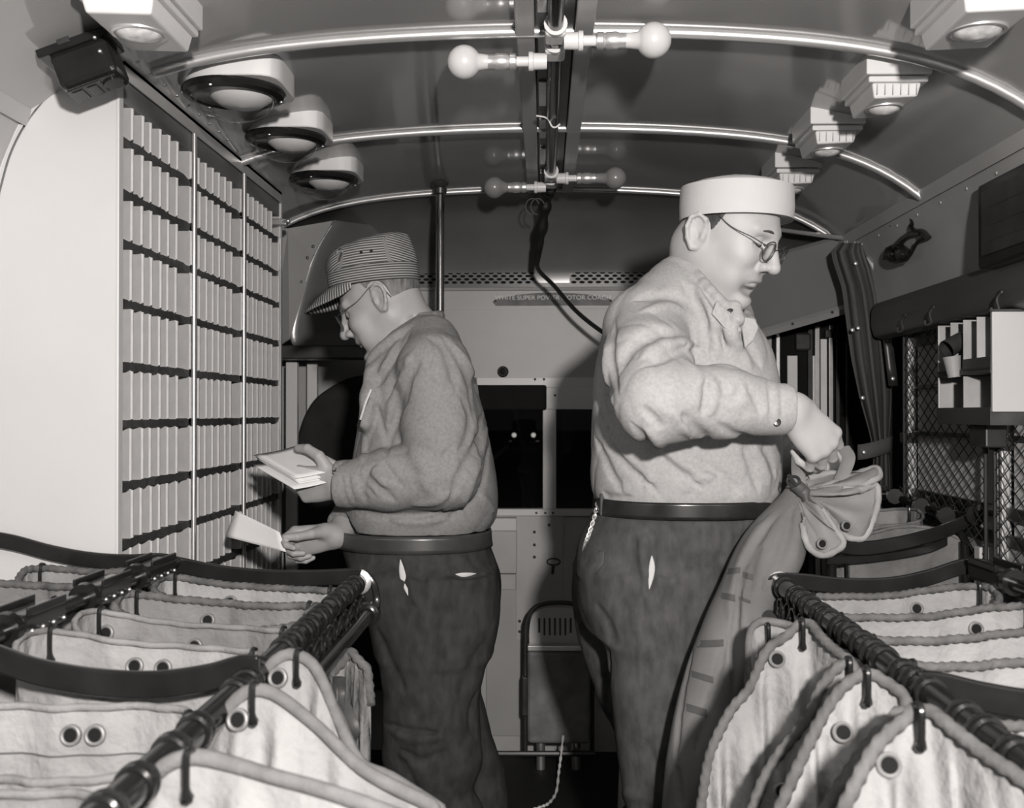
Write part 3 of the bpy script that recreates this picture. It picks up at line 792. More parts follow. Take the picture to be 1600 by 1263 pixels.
# ================================================================ conduit with bare bulbs
XB = .022; ZB = ceil_h(0) - .030
cond = thing('conduit', 'black conduit pipe with white tee fittings down the ceiling centre', 'conduit', (XB, 2.5, ZB))
g = MB(); g.tube([(XB, Y0 + .05, ZB), (XB, 3.50, ZB)], .0150, 14); obj('pipe', g, BLACKR, cond, smooth=True)
bulbs = [(at(880, 45, 2.06), at(1022, 60, 2.05), BULBM, 1, 'frosted bare bulb nearest the camera, right of the conduit'),
         (at(862, 76, 2.16), at(724, 92, 2.14), BULBM, -1, 'frosted bare bulb left of the conduit, by the nearest roof hoop'),
         (at(871, 267, 3.30), at(962, 276, 3.28), BULBD, 1, 'dim bare bulb right of the conduit, near the far end'),
         (at(858, 283, 3.40), at(772, 291, 3.38), BULBD, -1, 'dim bare bulb left of the conduit, near the far end')]
for (q, b, m, sd, lab) in bulbs:
    y = q.y; d = Vector((sd, 0, 0)); z = b.z
    g = MB(); g.bx((XB - .020, y - .030, ZB - .020), (XB + .020, y + .030, ZB + .014)); obj('tee_box', g, LAMPW, cond, bevel=.007)
    g = MB(); g.lathe([(.022, -.004), (.022, .004), (.015, .005)], (XB, y - .032, ZB), (0, 1, 0), 18); obj('tee_collar', g, LAMPW, cond, smooth=True)
    g = MB(); g.lathe([(.0155, 0), (.0165, .026), (.019, .028), (.019, .036), (.010, .037), (.010, .062)], Vector((XB, y, z)) + d * .016, d, 16); obj('tee_arm', g, LAMPW, cond, smooth=True, angle=30)
    L = (abs(b.x - XB)); o = thing('light_bulb', lab, 'light bulb', (b.x, y, z), 'bare bulbs on the conduit'); e = L - .105
    st = Vector((XB, y, z)) + d * .075
    e = L - .075
    g = MB(); g.lathe([(.009, 0), (.016, .004), (.017, .014), (.014, .018), (.0165, .022), (.0175, .040), (.0150, .046), (.0150, .058)], st, d, 18); obj('socket', g, CHROME, o, smooth=True, angle=30)
    r = .0335
    pr = [(.0140, .054), (.0145, .062)]
    ctr = e
    for k in range(0, 15):
        t = math.radians(150 - 150 * k / 14)
        pr.append((r * math.sin(t), ctr - r * math.cos(t) * -1 if False else ctr + r * math.cos(t)))
    pr = pr[:2] + [p for p in pr[2:] if p[1] > .075 and True]
    if pr[2][0] < .017: pass
    g = MB(); g.lathe(pr, st, d, 24); obj('glass_bulb', g, m, o, smooth=True, angle=80)
    g = MB(); g.lathe([(.0095, 0), (.0095, .02)], Vector((XB, y, z)) + d * .055, d, 10); obj('stem', g, DARKM, o, smooth=True)
w_ = [at(838, 181, 2.66), at(850, 183, 2.66), at(857, 187, 2.66), at(862, 197, 2.66), at(868, 199, 2.66), at(875, 194, 2.66)]
g = MB(); g.tube(spline(w_, 6), .0022, 6); tag(obj('wire', g, PAPER, None, smooth=True), 'short bare white wire dangling from the ceiling conduit', 'wire')
cb_ = thing('drop_cable', 'black taped cable dropping from the conduit and swinging behind the man in white cap', 'cable', (0, 3.55, 1.9))
g = MB(); P = spline([(XB, 3.50, ZB), at(856, 303, 3.56), at(851, 330, 3.60), at(844, 372, 3.66), at(838, 412, 3.72)], 6)
g.tube(P, [.018 + .004 * math.sin(i * 1.3) for i in range(len(P) - 6)] + [.016, .015, .014, .013, .012, .011], 10); obj('taped_bundle', g, mat('tape', .012, .5, var=.3, scale=30, bump=.4), cb_, smooth=True)
g = MB(); g.tube(spline([at(838, 408, 3.72), at(843, 424, 3.72), at(866, 447, 3.72), at(900, 486, 3.70), at(940, 518, 3.66), at(985, 545, 3.6), at(1030, 600, 3.5), at(1045, 800, 3.4), at(1045, 1250, 3.4)], 6), .0075, 8); obj('cable', g, BLACKM, cb_, smooth=True)
for k in range(2):
    q = at(832 + 8 * k, 318, 3.52); g = MB(); g.tube([q + Vector((.022 * math.cos(a), 0, .026 * math.sin(a) - .01)) for a in [PI * (.1 + 1.4 * i / 14) for i in range(15)]], .0018, 5); obj('string', g, ROPE, cb_, smooth=True)

# ================================================================ stanchion
po = thing('stanchion', 'chromed stanchion pole from ceiling behind the man in the striped cap', 'pole', (-.334, 3.49, 0))
zp = ceil_h(-.334)
g = MB(); g.tube([(-.334, 3.49, 0), (-.334, 3.49, zp)], .0135, 16); obj('tube', g, mat('dark_chrome', .55, .12, metal=1.0, var=.05), po, smooth=True)
g = MB(); g.lathe([(.014, .0), (.020, .004), (.022, .020), (.016, .026), (.026, .032), (.030, .040), (.016, .046)], (-.334, 3.49, zp - .046), (0, 0, 1), 20); obj('flange', g, DARKM, po, smooth=True)

# ================================================================ black boxes, bracket, name plate
Rb = Matrix.Rotation(-math.radians(21), 3, 'Y') @ Matrix.Rotation(math.radians(4), 3, 'Z')
bc = at(137, 108, 1.90)
bb = thing('black_box', 'small black metal box fixed to the ceiling above the white end panel', 'box', bc)
def rbx(name, c, d, m, par, bev): g = MB(); g.box(bc + Rb @ Vector(c), d, Rb); return obj(name, g, m, par, bevel=bev)
rbx('flange', (0, 0, .034), (.128, .096, .016), BLACKM, bb, .003)
bd = rbx('body', (.004, 0, -.004), (.104, .086, .066), BLACKM, bb, .010)
rbx('bracket_clip', (-.012, -.048, .040), (.022, .004, .010), DARKM, bb, .001)
rbx('plate', (-.012, .002, -.0375), (.060, .056, .003), DARKM, bd, .001); rbx('plate_panel', (-.026, .002, -.0395), (.020, .044, .002), BLACKM, bd, .001); rbx('plate_panel', (0.0, .002, -.0395), (.018, .044, .002), BLACKM, bd, .001)
g = MB(); g.lathe([(.013, 0), (.018, 0), (.018, .004), (.013, .004)], bc + Rb @ Vector((.034, .0, -.036)), Rb @ Vector((0, 0, -1)), 20); obj('ring', g, BLACKM, bd, smooth=True, angle=30)
for dz in (.028, .002):
    g = MB(); g.ball(bc + Rb @ Vector((.040, -.045, dz)), .004, 8, 6); obj('screw', g, ALU, bd, smooth=True)
q0 = wz(1553, 300, 1.03)
o = thing('wall_box', 'black metal box on the side wall cut by the right picture edge', 'box', (1.03, 2.3, 1.58))
g = MB(); g.bx((.985, 2.10, 1.585), (1.05, 2.50, 1.775)); obj('body', g, BLACKM, o, bevel=.006)
g = MB(); g.bx((.980, 2.13, 1.61), (.986, 2.47, 1.755)); lid = obj('lid', g, DARKM, o, bevel=.004)
g = MB(); g.bx((1.045, 2.47, 1.57), (1.06, 2.53, 1.79)); obj('back_plate', g, BLACKM, o, bevel=.003)
for z in (1.72, 1.68, 1.645):
    g = MB(); g.bx((.979, 2.2, z - .008), (.9805, 2.42, z + .008)); obj('label_strip', g, DARKM, lid)
# hand-grip style bracket
br = thing('wall_bracket', 'black iron bracket with two clips on the upper side wall', 'bracket', wz(1410, 380, 1.03))
BX = lambda px, py, dx=0.0: wz(px, py, 1.015 + dx)
g = MB(); g.tube(spline([BX(1422, 335), BX(1430, 346), BX(1426, 354), BX(1431, 361), BX(1440, 361), BX(1449, 371)], 4), .006, 8, flat=((1, 0, 0), 2.0)); obj('upper_clip', g, BLACKM, br, smooth=True)
g = MB(); g.tube([BX(1440, 364), BX(1424, 366), BX(1411, 374), BX(1401, 385)], [.006, .009, .008, .009], 8, flat=((1, 0, 0), 1.6)); obj('arm', g, DARKM, br, smooth=True)
g = MB(); g.tube([BX(1446, 371), BX(1433, 379), BX(1424, 396), BX(1416, 406)], [.006, .005, .005, .006], 8); obj('tension_rod', g, BLACKM, br, smooth=True)
g = MB(); g.tube([BX(1402 + 13 * math.cos(a), 397 + 13 * math.sin(a)) for a in [2 * PI * k / 20 for k in range(20)]], .006, 8, closed=True, flat=((1, 0, 0), 2.5)); obj('lower_clip', g, BLACKM, br, smooth=True)
g = MB(); g.prism([BX(1378, 406), BX(1384, 386), BX(1400, 382), BX(1390, 392), BX(1390, 403), BX(1398, 410)], (.012, 0, 0)); obj('clip_wing', g, DARKM, br, bevel=.002)
g = MB(); g.lathe([(.018, 0), (.022, .01), (.020, .045), (0, .046)], BX(1415, 343, .03), (-1, 0, 0), 16); obj('end_stop', g, BLACKM, br, smooth=True)
g = MB(); g.prism([BX(1420, 350, .03), BX(1440, 372, .03), BX(1400, 405, .03), BX(1385, 395, .03)], (.012, 0, 0)); obj('back_plate', g, WALLM, br)

YP = YF - .008
pa = at(770, 478, YP); pb = at(958, 457, YP)
pl = thing('name_plate', 'oblong embossed metal maker plate on the panel above the windscreen', 'plate', (pa.x, YP, pa.z))
W_ = pb.x - pa.x; H_ = pb.z - pa.z; g = MB(); pts = []
for k in range(25):
    t = k / 24; x = pa.x + W_ * t; e = min(1, min(t, 1 - t) * 14); pts.append((x, YP, pa.z + H_ * (.40 + .60 * (1 - (2 * t - 1) ** 2) ** .75) if 0 < t < 1 else pa.z + H_ * .35))
pts += [(pb.x, YP, pa.z + .012), (pb.x - .012, YP, pa.z), (pa.x + .012, YP, pa.z), (pa.x, YP, pa.z + .012)]
g.prism(pts, (0, .004, 0)); obj('plate', g, mat('plate_metal', .20, .7, var=.25, scale=20, spec=.1), pl, bevel=.0015)
def text(body, size, loc, m, par, name='lettering', ext=.0008, rot=None, sx=1.0):
    c = bpy.data.curves.new(name, 'FONT'); c.body = body; c.size = size; c.align_x = 'CENTER'; c.align_y = 'CENTER'; c.extrude = ext
    c.materials.append(m); o = bpy.data.objects.new(name, c); C.objects.link(o); o.location = loc
    o.rotation_euler = rot if rot is not None else (PI / 2, 0, 0); o.scale = (sx, 1, 1)
    dg = bpy.context.evaluated_depsgraph_get(); me = bpy.data.meshes.new_from_object(o.evaluated_get(dg))
    q = bpy.data.objects.new(name, me); C.objects.link(q); q.location = o.location; q.rotation_euler = o.rotation_euler; q.scale = o.scale
    bpy.data.objects.remove(o)
    q.parent = par; q.matrix_parent_inverse = Matrix.Translation(-Vector(par.location))
    return q
text('WHITE SUPER POWER MOTOR COACH', .0225, (pa.x + W_ / 2, YP - .001, pa.z + H_ * .60), mat('letter_metal', .75, .6, spec=.2), pl, sx=1.08)
for x in (pa.x + .010, pb.x - .010):
    g = MB(); g.lathe([(.005, 0), (.004, .003), (0, .004)], (x, YP, pa.z + .018), (0, -1, 0), 10); obj('screw', g, DARKM, pl, smooth=True)

# ================================================================ small wall pigeonhole box with two cups
sb = thing('small_pigeonhole_box', 'small wall box of pigeonholes with a plain white end panel', 'letter rack', (1.03, 2.55, 1.25))
xa, xb, ya, yb, za, zb = .985, 1.064, 2.42, 2.76, 1.262, 1.478
g = MB(); g.bx((xa, ya, za), (xb, ya + .010, zb + .004)); obj('end_panel', g, PANEL, sb, bevel=.001)
g = MB(); g.bx((xa + .002, yb - .008, za), (xb, yb, zb)); obj('end_panel', g, DIVM, sb, bevel=.001)
g = MB(); g.bx((xb - .004, ya, za), (xb, yb, zb)); obj('back_panel', g, DARKM, sb)
for z, t in ((za - .020, .040), (1.345, .014), (zb - .002, .006)):
    g = MB(); g.bx((xa - .001, ya + .01, z - t / 2 + .01), (xb, yb - .002, z + t / 2 + .01)); obj('shelf', g, WOODD, sb, bevel=.001)
for k, y in enumerate((ya + .085, ya + .165, ya + .245)):
    g = MB(); g.bx((xa, y, 1.352), (xb, y + .003, zb)); obj('divider', g, DIVM, sb)
g = MB(); g.bx((xa, ya + .165, za + .01), (xb, ya + .168, 1.345)); obj('divider', g, DIVM, sb)
g = MB(); g.bx((xa - .001, ya + .008, 1.355), (xb - .03, ya + .17, 1.385)); obj('front_lip', g, WOODD, sb, bevel=.001)
g = MB(); g.bx((1.01, 2.52, 1.18), (1.06, 2.62, za - .02)); obj('bracket', g, DARKM, sb, bevel=.004)
def cup(name, label, c, axis, r, L, m, taper):
    g = MB(); g.lathe([(r * taper * .0, L), (r * taper, L), (r * taper * 1.02, L * .9), (r, 0), (r * .94, 0), (r * .9 * taper, L * .93), (0, L * .93)], c, axis, 24)
    return tag(obj(name, g, m, None, smooth=True, angle=40), label, 'cup')
cup('cup', 'dark cup lying on its side in the small pigeonhole box', at(1479, 546, 2.62), (.75, .25, .42), .022, .050, DARKM, .92)
cup('cup', 'pale tapered cup below the dark one in the small box', at(1487, 557, 2.62), (.12, .0, -1), .021, .050, FRONTP, .7)

# ================================================================ curtain
cu = thing('curtain', 'dark gathered curtain tied back beside the entrance door', 'curtain', (1.0, 3.5, 1.0))
Ls = [(380, 1312), (395, 1298), (420, 1306), (450, 1316), (500, 1322), (560, 1330), (620, 1343), (680, 1360), (712, 1366), (740, 1364), (800, 1360), (900, 1358)]
Rs = [(380, 1352), (420, 1366), (460, 1376), (500, 1383), (560, 1390), (620, 1393), (700, 1388), (740, 1390), (900, 1392)]
rows = []
for i in range(40):
    y = 380 + 520 * i / 39
    xl = np.interp(y, *zip(*Ls)); xr = np.interp(y, *zip(*Rs)); row = []
    for k in range(70):
        t = k / 69; dep = 3.50 + .014 * math.sin(t * 2 * PI * 3.3 + .5 * math.sin(y / 90)) + .002 * math.sin(t * 2 * PI * 8 + y / 60) - .04 * math.sin(PI * t)
        row.append(at(xl + (xr - xl) * t, y, dep))
    rows.append(row)
g = MB(); g.grid(rows); obj('cloth', g, CURT, cu, smooth=True, angle=90, solid=.004)
g = MB(); g.grid([[at(1340 + (1394 - 1340) * k / 8, y - 14 * (k / 8) ** 1.5, 3.415 + .03 * (k / 8) ** 2 - .012 * math.sin(PI * k / 8)) for k in range(9)] for y in (695, 707, 719)]); st_ = obj('tie_strap', g, CURT, cu, smooth=True, solid=.004)
g = MB(); g.grid([[at(x + (y - 525) * .12, y, 3.40) for x in (1379, 1386, 1394 - (0 if y > 540 else 8))] for y in (522, 545, 575, 603)]); obj('tie_strap', g, DARKM, cu, smooth=True, solid=.004)
for px, py in ((1337, 412), (1332, 516), (1341, 513), (1348, 622), (1350, 707), (1395, 592)):
    g = MB(); g.lathe([(.007, 0), (.006, .004), (.003, .006), (0, .006)], at(px, py, 3.40 if px > 1343 else 3.43), (0, -1, 0), 12); obj('snap_stud', g, CHROME, cu, smooth=True)
g = MB(); g.tube([at(1150, 350, 3.85), at(1330, 374, 3.56)], .007, 8); obj('curtain_rail', g, CHROME, cu, smooth=True)
for k in range(4):
    q = at(1322 + 6 * k, 372, 3.56 - .02 * k); g = MB(); g.tube([q + Vector((0, .012 * math.cos(a), -.016 + .022 * math.sin(a))) for a in [2 * PI * i / 16 for i in range(16)]], .0022, 6, closed=True); obj('curtain_ring', g, CHROME, cu, smooth=True)

# ================================================================ folded seat at the front, cord on the floor
YS = 3.86
se = thing('folding_seat', 'folded jump seat with slotted metal back below the windscreen', 'seat', (at(870, 1100, YS).x, YS, 0))
arch = [at(821, 1178, YS), at(821, 1000, YS), at(824, 968, YS), at(834, 951, YS), at(850, 944, YS), at(872, 942, YS), at(896, 944, YS), at(912, 951, YS), at(922, 968, YS), at(925, 1000, YS), at(925, 1178, YS)]
g = MB(); g.tube(spline(arch, 5), .0085, 10); obj('frame', g, DARKM, se, smooth=True)
g = MB(); P = spline([at(827, 1018, YS), at(827, 985, YS), at(832, 962, YS), at(848, 952, YS), at(872, 950, YS), at(898, 952, YS), at(914, 962, YS), at(919, 985, YS), at(919, 1018, YS)], 4); g.prism(P, (0, .006, 0)); bp_ = obj('back_panel', g, PANEL, se, bevel=.002)
for k in range(7):
    g = MB(); x = 841 + k * 8.2; a = at(x, 993 - (4 if k in (0, 6) else 0), YS); b = at(x + 3, 966, YS); g.bx((a.x, YS - .0015, a.z), (b.x, YS + .002, b.z)); obj('slot', g, BLACKM, bp_)
g = MB(); a = at(824, 1163, YS - .05); b = at(922, 1018, YS - .05); g.bx((a.x, YS - .05, a.z), (b.x, YS - .008, b.z)); obj('seat_cushion', g, mat('seat_leather', .19, .5, var=.35, scale=12, bump=.2), se, bevel=.014, seg=4)
g = MB(); a = at(824, 1018, YS - .055); b = at(922, 1012, YS - .055); g.bx((a.x, YS - .055, a.z), (b.x, YS - .01, b.z + .004)); obj('hinge_bar', g, ALU, se, bevel=.003)
g = MB(); a = at(816, 1118, YS - .03); b = at(824, 1058, YS - .03); g.bx((a.x, YS - .04, a.z), (b.x, YS, b.z)); obj('side_bracket', g, DARKM, se, bevel=.003)
g = MB(); g.tube([at(760, 1178, YS - .04), at(930, 1178, YS - .04)], .010, 8); obj('floor_bar', g, DARKM, se, smooth=True)
for x in (845, 900):
    a = at(x, 1178, YS); g = MB(); g.tube([(a.x, YS, 0), (a.x, YS, at(x, 1160, YS).z)], .016, 10); obj('leg', g, ALU, se, smooth=True)
co = spline([at(880, 1150, 3.79), at(876, 1185, 3.74), at(873, 1208, 3.69), at(869, 1238, 3.58), at(858, 1255, 3.49), at(846, 1261, 3.455), at(830, 1266, 3.43)], 8)
g = MB(); g.tube(co, [.0042 + .0016 * math.sin(i * 1.7) for i in range(len(co))], 8)
cdo = obj('cord', g, PAPER, None, smooth=True); tag(cdo, 'pale twisted cord hanging in front of the folded seat', 'cord')

YD_ = 3.80  # assumed seat, put in to fill an unclear dark shape in this corner
ds = thing('assumed_seat', 'black assumed driver seat, put in to fill the dark front corner behind the letters', 'seat', (at(540, 900, YD_).x, YD_, 0))
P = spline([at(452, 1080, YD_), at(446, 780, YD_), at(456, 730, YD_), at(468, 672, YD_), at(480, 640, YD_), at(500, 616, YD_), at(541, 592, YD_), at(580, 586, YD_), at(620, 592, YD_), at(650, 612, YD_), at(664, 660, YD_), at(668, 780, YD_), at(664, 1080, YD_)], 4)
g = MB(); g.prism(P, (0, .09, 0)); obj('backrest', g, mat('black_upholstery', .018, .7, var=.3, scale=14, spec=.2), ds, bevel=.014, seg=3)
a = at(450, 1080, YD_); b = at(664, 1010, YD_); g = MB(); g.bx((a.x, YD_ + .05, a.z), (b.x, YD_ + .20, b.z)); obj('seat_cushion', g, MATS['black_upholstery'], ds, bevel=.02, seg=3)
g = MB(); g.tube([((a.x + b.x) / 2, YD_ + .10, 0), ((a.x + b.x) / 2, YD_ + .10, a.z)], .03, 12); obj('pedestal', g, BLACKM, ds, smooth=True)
# ================================================================ letters in the hands
def letter(corners, label, t=.0012, group=None):
    g = MB(); P = [Vector(p) for p in corners]; n_ = (P[1] - P[0]).cross(P[3] - P[0]).normalized(); rows = []
    for i in range(9):
        v = i / 8; rows.append([P[0].lerp(P[1], u_ / 8).lerp(P[3].lerp(P[2], u_ / 8), v) + n_ * (.0035 * math.sin(PI * u_ / 8)) for u_ in range(9)])
    g.grid(rows); o = obj('letter', g, PAPER, None, smooth=True, solid=t)
    return tag(o, label, 'letter', group)
L1 = letter([at(368, 798, 2.50), at(437, 832, 2.44), at(447, 863, 2.43), at(354, 839, 2.49)], 'single letter held out in the lower hand of the man in the striped cap')
A = at(399, 709, 2.50); Bv = at(472, 692, 2.545); Cv = at(538, 727, 2.44)
e1 = (Bv - A); e2 = (Cv - Bv); D_ = A + e2; nn = e2.cross(e1).normalized()
if nn.z < 0: nn = -nn
for k in range(9):
    off = nn * (-.0022 * k) + e1.normalized() * rnd.uniform(-.004, .004) + e2.normalized() * rnd.uniform(-.006, .008)
    if k == 8: off = off - e1 * .18 + e2 * .12
    letter([A + off, Bv + off, Cv + off, D_ + off], ('uppermost letter of the stack lying on the raised hand' if k == 0 else 'lowest letter, slid out to the left under the stack' if k == 8 else 'letter packed inside the stack on the raised hand'), .0014, 'letters stacked on the raised hand')

# ================================================================ sack racks
ZR = EYE - .315
def rope(pts, r, closed=False, twist=1.75, lobes=3, n=10, amp=.16, name='rope_binding', m=ROPE, par=None):
    P = [Vector(p) for p in pts]; m_ = len(P); g = MB(); rows = []; up = Vector((0, 0, 1))
    for i, p in enumerate(P):
        if closed: t = (P[(i + 1) % m_] - P[i - 1])
        else: t = P[min(i + 1, m_ - 1)] - P[max(i - 1, 0)]
        t = t.normalized() if t.length > 1e-9 else Vector((1, 0, 0))
        b = t.cross(up)
        if b.length < 1e-3: b = t.cross(Vector((1, 0, 0)))
        b.normalize(); u_ = b.cross(t).normalized(); up = u_
        rows.append([p + (b * math.cos(2 * PI * k / n) + u_ * math.sin(2 * PI * k / n)) * r * (1 + amp * math.cos(lobes * (2 * PI * k / n) - twist * i)) for k in range(n)])
    if closed: rows.append(rows[0])
    g.grid(rows, True); return obj(name, g, m, par, smooth=True, angle=80)
def resample(pts, step):
    P = [Vector(p) for p in pts]; L = [0]
    for a, b in zip(P, P[1:]): L.append(L[-1] + (b - a).length)
    n_ = max(2, int(L[-1] / step)); out = []; j = 0
    for k in range(n_ + 1):
        s_ = L[-1] * k / n_
        while j < len(P) - 2 and L[j + 1] < s_: j += 1
        out.append(P[j].lerp(P[j + 1], (s_ - L[j]) / max(1e-9, L[j + 1] - L[j])))
    return out
EYEM = mat('eyelet_metal', .23, .5, metal=.3, var=.2, scale=60)
STIT = mat('stitch_thread', .10, .9, var=.2)
def eyelet(c, n_, par, r=.0105, plug=True):
    g = MB(); c = Vector(c) + Vector(n_).normalized() * .003; g.lathe([(r * .72, -.003), (r * .76, .0015), (r * .95, .0028), (r * 1.12, .0018), (r * 1.16, -.003)], c, n_, 20)
    e = obj('eyelet', g, EYEM, par, smooth=True)
    if plug:
        g = MB(); g.lathe([(r * .74, -.003), (r * .74, -.0004), (0, -.0004)], c, n_, 16); obj('eyelet_hole', g, MATTEB, e)
    return e
def hook(c, par, L=.045, d=(0, -1, 0)):
    d = Vector(d); g = MB(); c = Vector(c)
    g.tube(spline([c + Vector((0, 0, .012)) + d * -.004, c + d * .010 + Vector((0, 0, .014)), c + d * .013, c + d * .012 - Vector((0, 0, L * .7)), c + d * .006 - Vector((0, 0, L))], 4), [.0035] * 12 + [.0045, .0055, .006, .0055, .004], 7)
    return obj('hook', g, BLACKM, par, smooth=True)

def rail_parts(rk, x, z, y0, y1, r, collars, mid=False):
    g = MB(); g.tube([(x, y0, z), (x, y1, z)], r, 18); o = obj('rail', g, BLACKR, rk, smooth=True)
    for c in collars:
        g = MB(); q = r; w_ = .012
        g.lathe([(q, -.011), (q * 1.20, -.009), (q * 1.25, -.003), (q * 1.08, 0), (q * 1.25, .004), (q * 1.20, .009), (q, .011)], (x, c, z), (0, 1, 0), 22); obj('collar', g, BLACKR, o, smooth=True, angle=30)
    return o
def crossbar(rk, pts, name='crossbar', h=.030, t=.010):
    P = spline(pts, 8); g = MB(); rows = [[], [], [], []]
    for i, p in enumerate(P):
        rows[0].append(p + Vector((0, -t / 2, h / 2))); rows[1].append(p + Vector((0, -t / 2, -h / 2))); rows[2].append(p + Vector((0, t / 2, -h / 2))); rows[3].append(p + Vector((0, t / 2, h / 2)))
    g.grid(rows + [rows[0]]); n_ = len(P); g.f.append((0, n_, 2 * n_, 3 * n_)); g.f.append(tuple(k * n_ + n_ - 1 for k in range(4)))
    return obj(name, g, BLACKM, rk, bevel=.003)
def clamp(rk, c, L=.11, yaw=0.0):
    R_ = Matrix.Rotation(yaw, 3, 'Z'); c = Vector(c)
    g = MB(); g.box(c + Vector((0, 0, -.004)), (.040, L, .034), R_); o = obj('clamp', g, BLACKM, rk, bevel=.008, seg=3)
    for sx in (-1, 1):
        g = MB(); g.box(c + R_ @ Vector((.022 * sx, -.004, .016)), (.005, L * .86, .012), R_); obj('clamp_flange', g, BLACKR, o, bevel=.002)
    g = MB(); g.lathe([(.022, 0), (.024, .012), (.020, .016), (.020, .020)], c + R_ @ Vector((0, -L / 2 - .016, -.004)), R_ @ Vector((0, 1, 0)), 16); obj('clamp_collar', g, BLACKR, o, smooth=True)
    for k in range(4):
        g = MB(); g.ball(c + R_ @ Vector((.022, -L * .36 + k * L * .24, -.010)), .0035, 8, 6); obj('screw', g, ALU, o, smooth=True)
    return o
# --- left rack
XR = -.345; XM = -.690
rkl = thing('sack_rack', 'black pipe rack of open canvas sacks below the pigeonholes', 'sack rack', (-.6, 1.5, 0))
rail_parts(rkl, XR, ZR, -.2, 2.019, 0.0151, [0.475, 0.690, 0.742, 0.846, 0.915, 1.001, 1.070, 1.208, 1.260, 1.312, 1.433, 1.484, 1.545, 1.588, 1.648, 1.691, 1.761, 1.804, 1.873, 1.916, 1.976])
g = MB(); g.tube([(-.321, -.2, ZR - .0535), (-.321, 1.985, ZR - .0535)], .0130, 16); lr = obj('lower_rail', g, BLACKR, rkl, smooth=True)
g = MB(); g.lathe([(.015, 0), (.021, .004), (.022, .020), (.017, .026), (0, .027)], (-.321, 1.972, ZR - .0535), (0, 1, 0), 18); obj('rail_cap', g, BLACKR, lr, smooth=True)
g = MB(); g.tube([(XM, -.2, ZR + .0345), (XM, 2.01, ZR + .0345)], .0125, 14); obj('middle_rail', g, BLACKR, rkl, smooth=True)
for y, L in ((1.90, .138), (1.69, .13), (1.45, .13), (1.12, .13)): clamp(rkl, (XM, y, ZR + .040), L)
crossbar(rkl, [at(-40, 838, 2.019), at(20, 848, 2.019), at(80, 864, 2.019), at(140, 875, 2.019), at(200, 879, 2.019), at(250, 877, 2.019), at(285, 884, 2.019), at(340, 895, 2.019), at(420, 903, 2.019), at(500, 903, 2.019), at(565, 900, 2.019)])
crossbar(rkl, [at(-120, 1000, 1.269), at(-60, 1012, 1.269), at(0, 1030, 1.269), at(60, 1050, 1.269), at(150, 1066, 1.269), at(240, 1070, 1.269), at(320, 1060, 1.269), at(372, 1046, 1.269), at(405, 1046, 1.269)], h=.032, t=.012)
g = MB(); g.tube(spline([at(540, 904, 2.028), at(566, 896, 2.037), at(583, 912, 2.037), at(589, 940, 2.037), at(584, 962, 2.019), at(572, 968, 2.011)], 5), .007, 8, flat=((0, 1, 0), .6)); obj('end_bracket', g, BLACKM, rkl, smooth=True)
g = MB(); g.lathe([(.018, 0), (.024, .004), (.022, .014), (0, .015)], (XR, 2.015, ZR), (0, 1, 0), 16); obj('end_bolt', g, CHROME, rkl, smooth=True)
for x, y in ((XR, 1.27), (XR, .2), (XM, 1.985), (XM, .2)):
    g = MB(); g.tube([(x, y, 0), (x, y, ZR - .02)], .014, 10); obj('leg', g, BLACKR, rkl, smooth=True)
def hang_chain(rk, x, ys, z):
    for k, y in enumerate(ys):
        g = MB(); g.tube([Vector((x + .004 * math.sin(a) * (k % 2), y + .020 * math.cos(a), z - .012 + .016 * math.sin(a) - .018)) for a in [2 * PI * i / 14 for i in range(14)]], .0030, 6, closed=True); obj('ring', g, BLACKR, rk, smooth=True)
hang_chain(rkl, XR + .014, [1.52 + .0475 * k for k in range(10)], ZR)
# --- right rack
XR2 = .4315; XM2 = .781
rkr = thing('sack_rack', 'black pipe rack of open canvas sacks in front of the man in white cap', 'sack rack', (.7, 1.5, 0))
rail_parts(rkr, XR2, ZR, -.2, 2.011, 0.0160, [0.880, 0.949, 1.010, 1.079, 1.131, 1.234, 1.277, 1.320, 1.398, 1.441, 1.493, 1.553, 1.597, 1.666, 1.709, 1.778, 1.821, 1.873, 1.968])
g = MB(); g.tube([(.4056, -.2, ZR - .0535), (.4056, 1.976, ZR - .0535)], .0130, 16); obj('lower_rail', g, BLACKR, rkr, smooth=True)
g = MB(); g.tube([(XM2, -.2, ZR + .030), (XM2, 2.00, ZR + .030)], .0125, 14); obj('middle_rail', g, BLACKR, rkr, smooth=True)
for y, L in ((1.915, .138), (1.69, .13), (1.38, .13)): clamp(rkr, (XM2, y, ZR + .036), L)
crossbar(rkr, [at(1196, 918, 2.011), at(1215, 908, 2.011), at(1260, 910, 2.011), at(1320, 916, 2.011), at(1390, 915, 2.011), at(1450, 903, 2.011), at(1500, 887, 2.011), at(1530, 886, 2.011), at(1600, 894, 2.011), at(1640, 896, 2.011)], h=.030)
crossbar(rkr, [at(1432, 1072, 1.260), at(1470, 1074, 1.260), at(1540, 1090, 1.260), at(1620, 1102, 1.260), at(1700, 1100, 1.260), at(1800, 1080, 1.260)], h=.034, t=.012)
g = MB(); g.tube(spline([at(1235, 905, 2.028), at(1212, 906, 2.037), at(1196, 920, 2.037), at(1184, 945, 2.037), at(1176, 965, 2.019), at(1186, 975, 2.011)], 5), .007, 8, flat=((0, 1, 0), .6)); obj('end_bracket', g, BLACKM, rkr, smooth=True)
g = MB(); g.lathe([(.018, 0), (.024, .004), (.022, .014), (0, .015)], (XR2, 2.006, ZR), (0, 1, 0), 16); obj('end_bolt', g, CHROME, rkr, smooth=True)
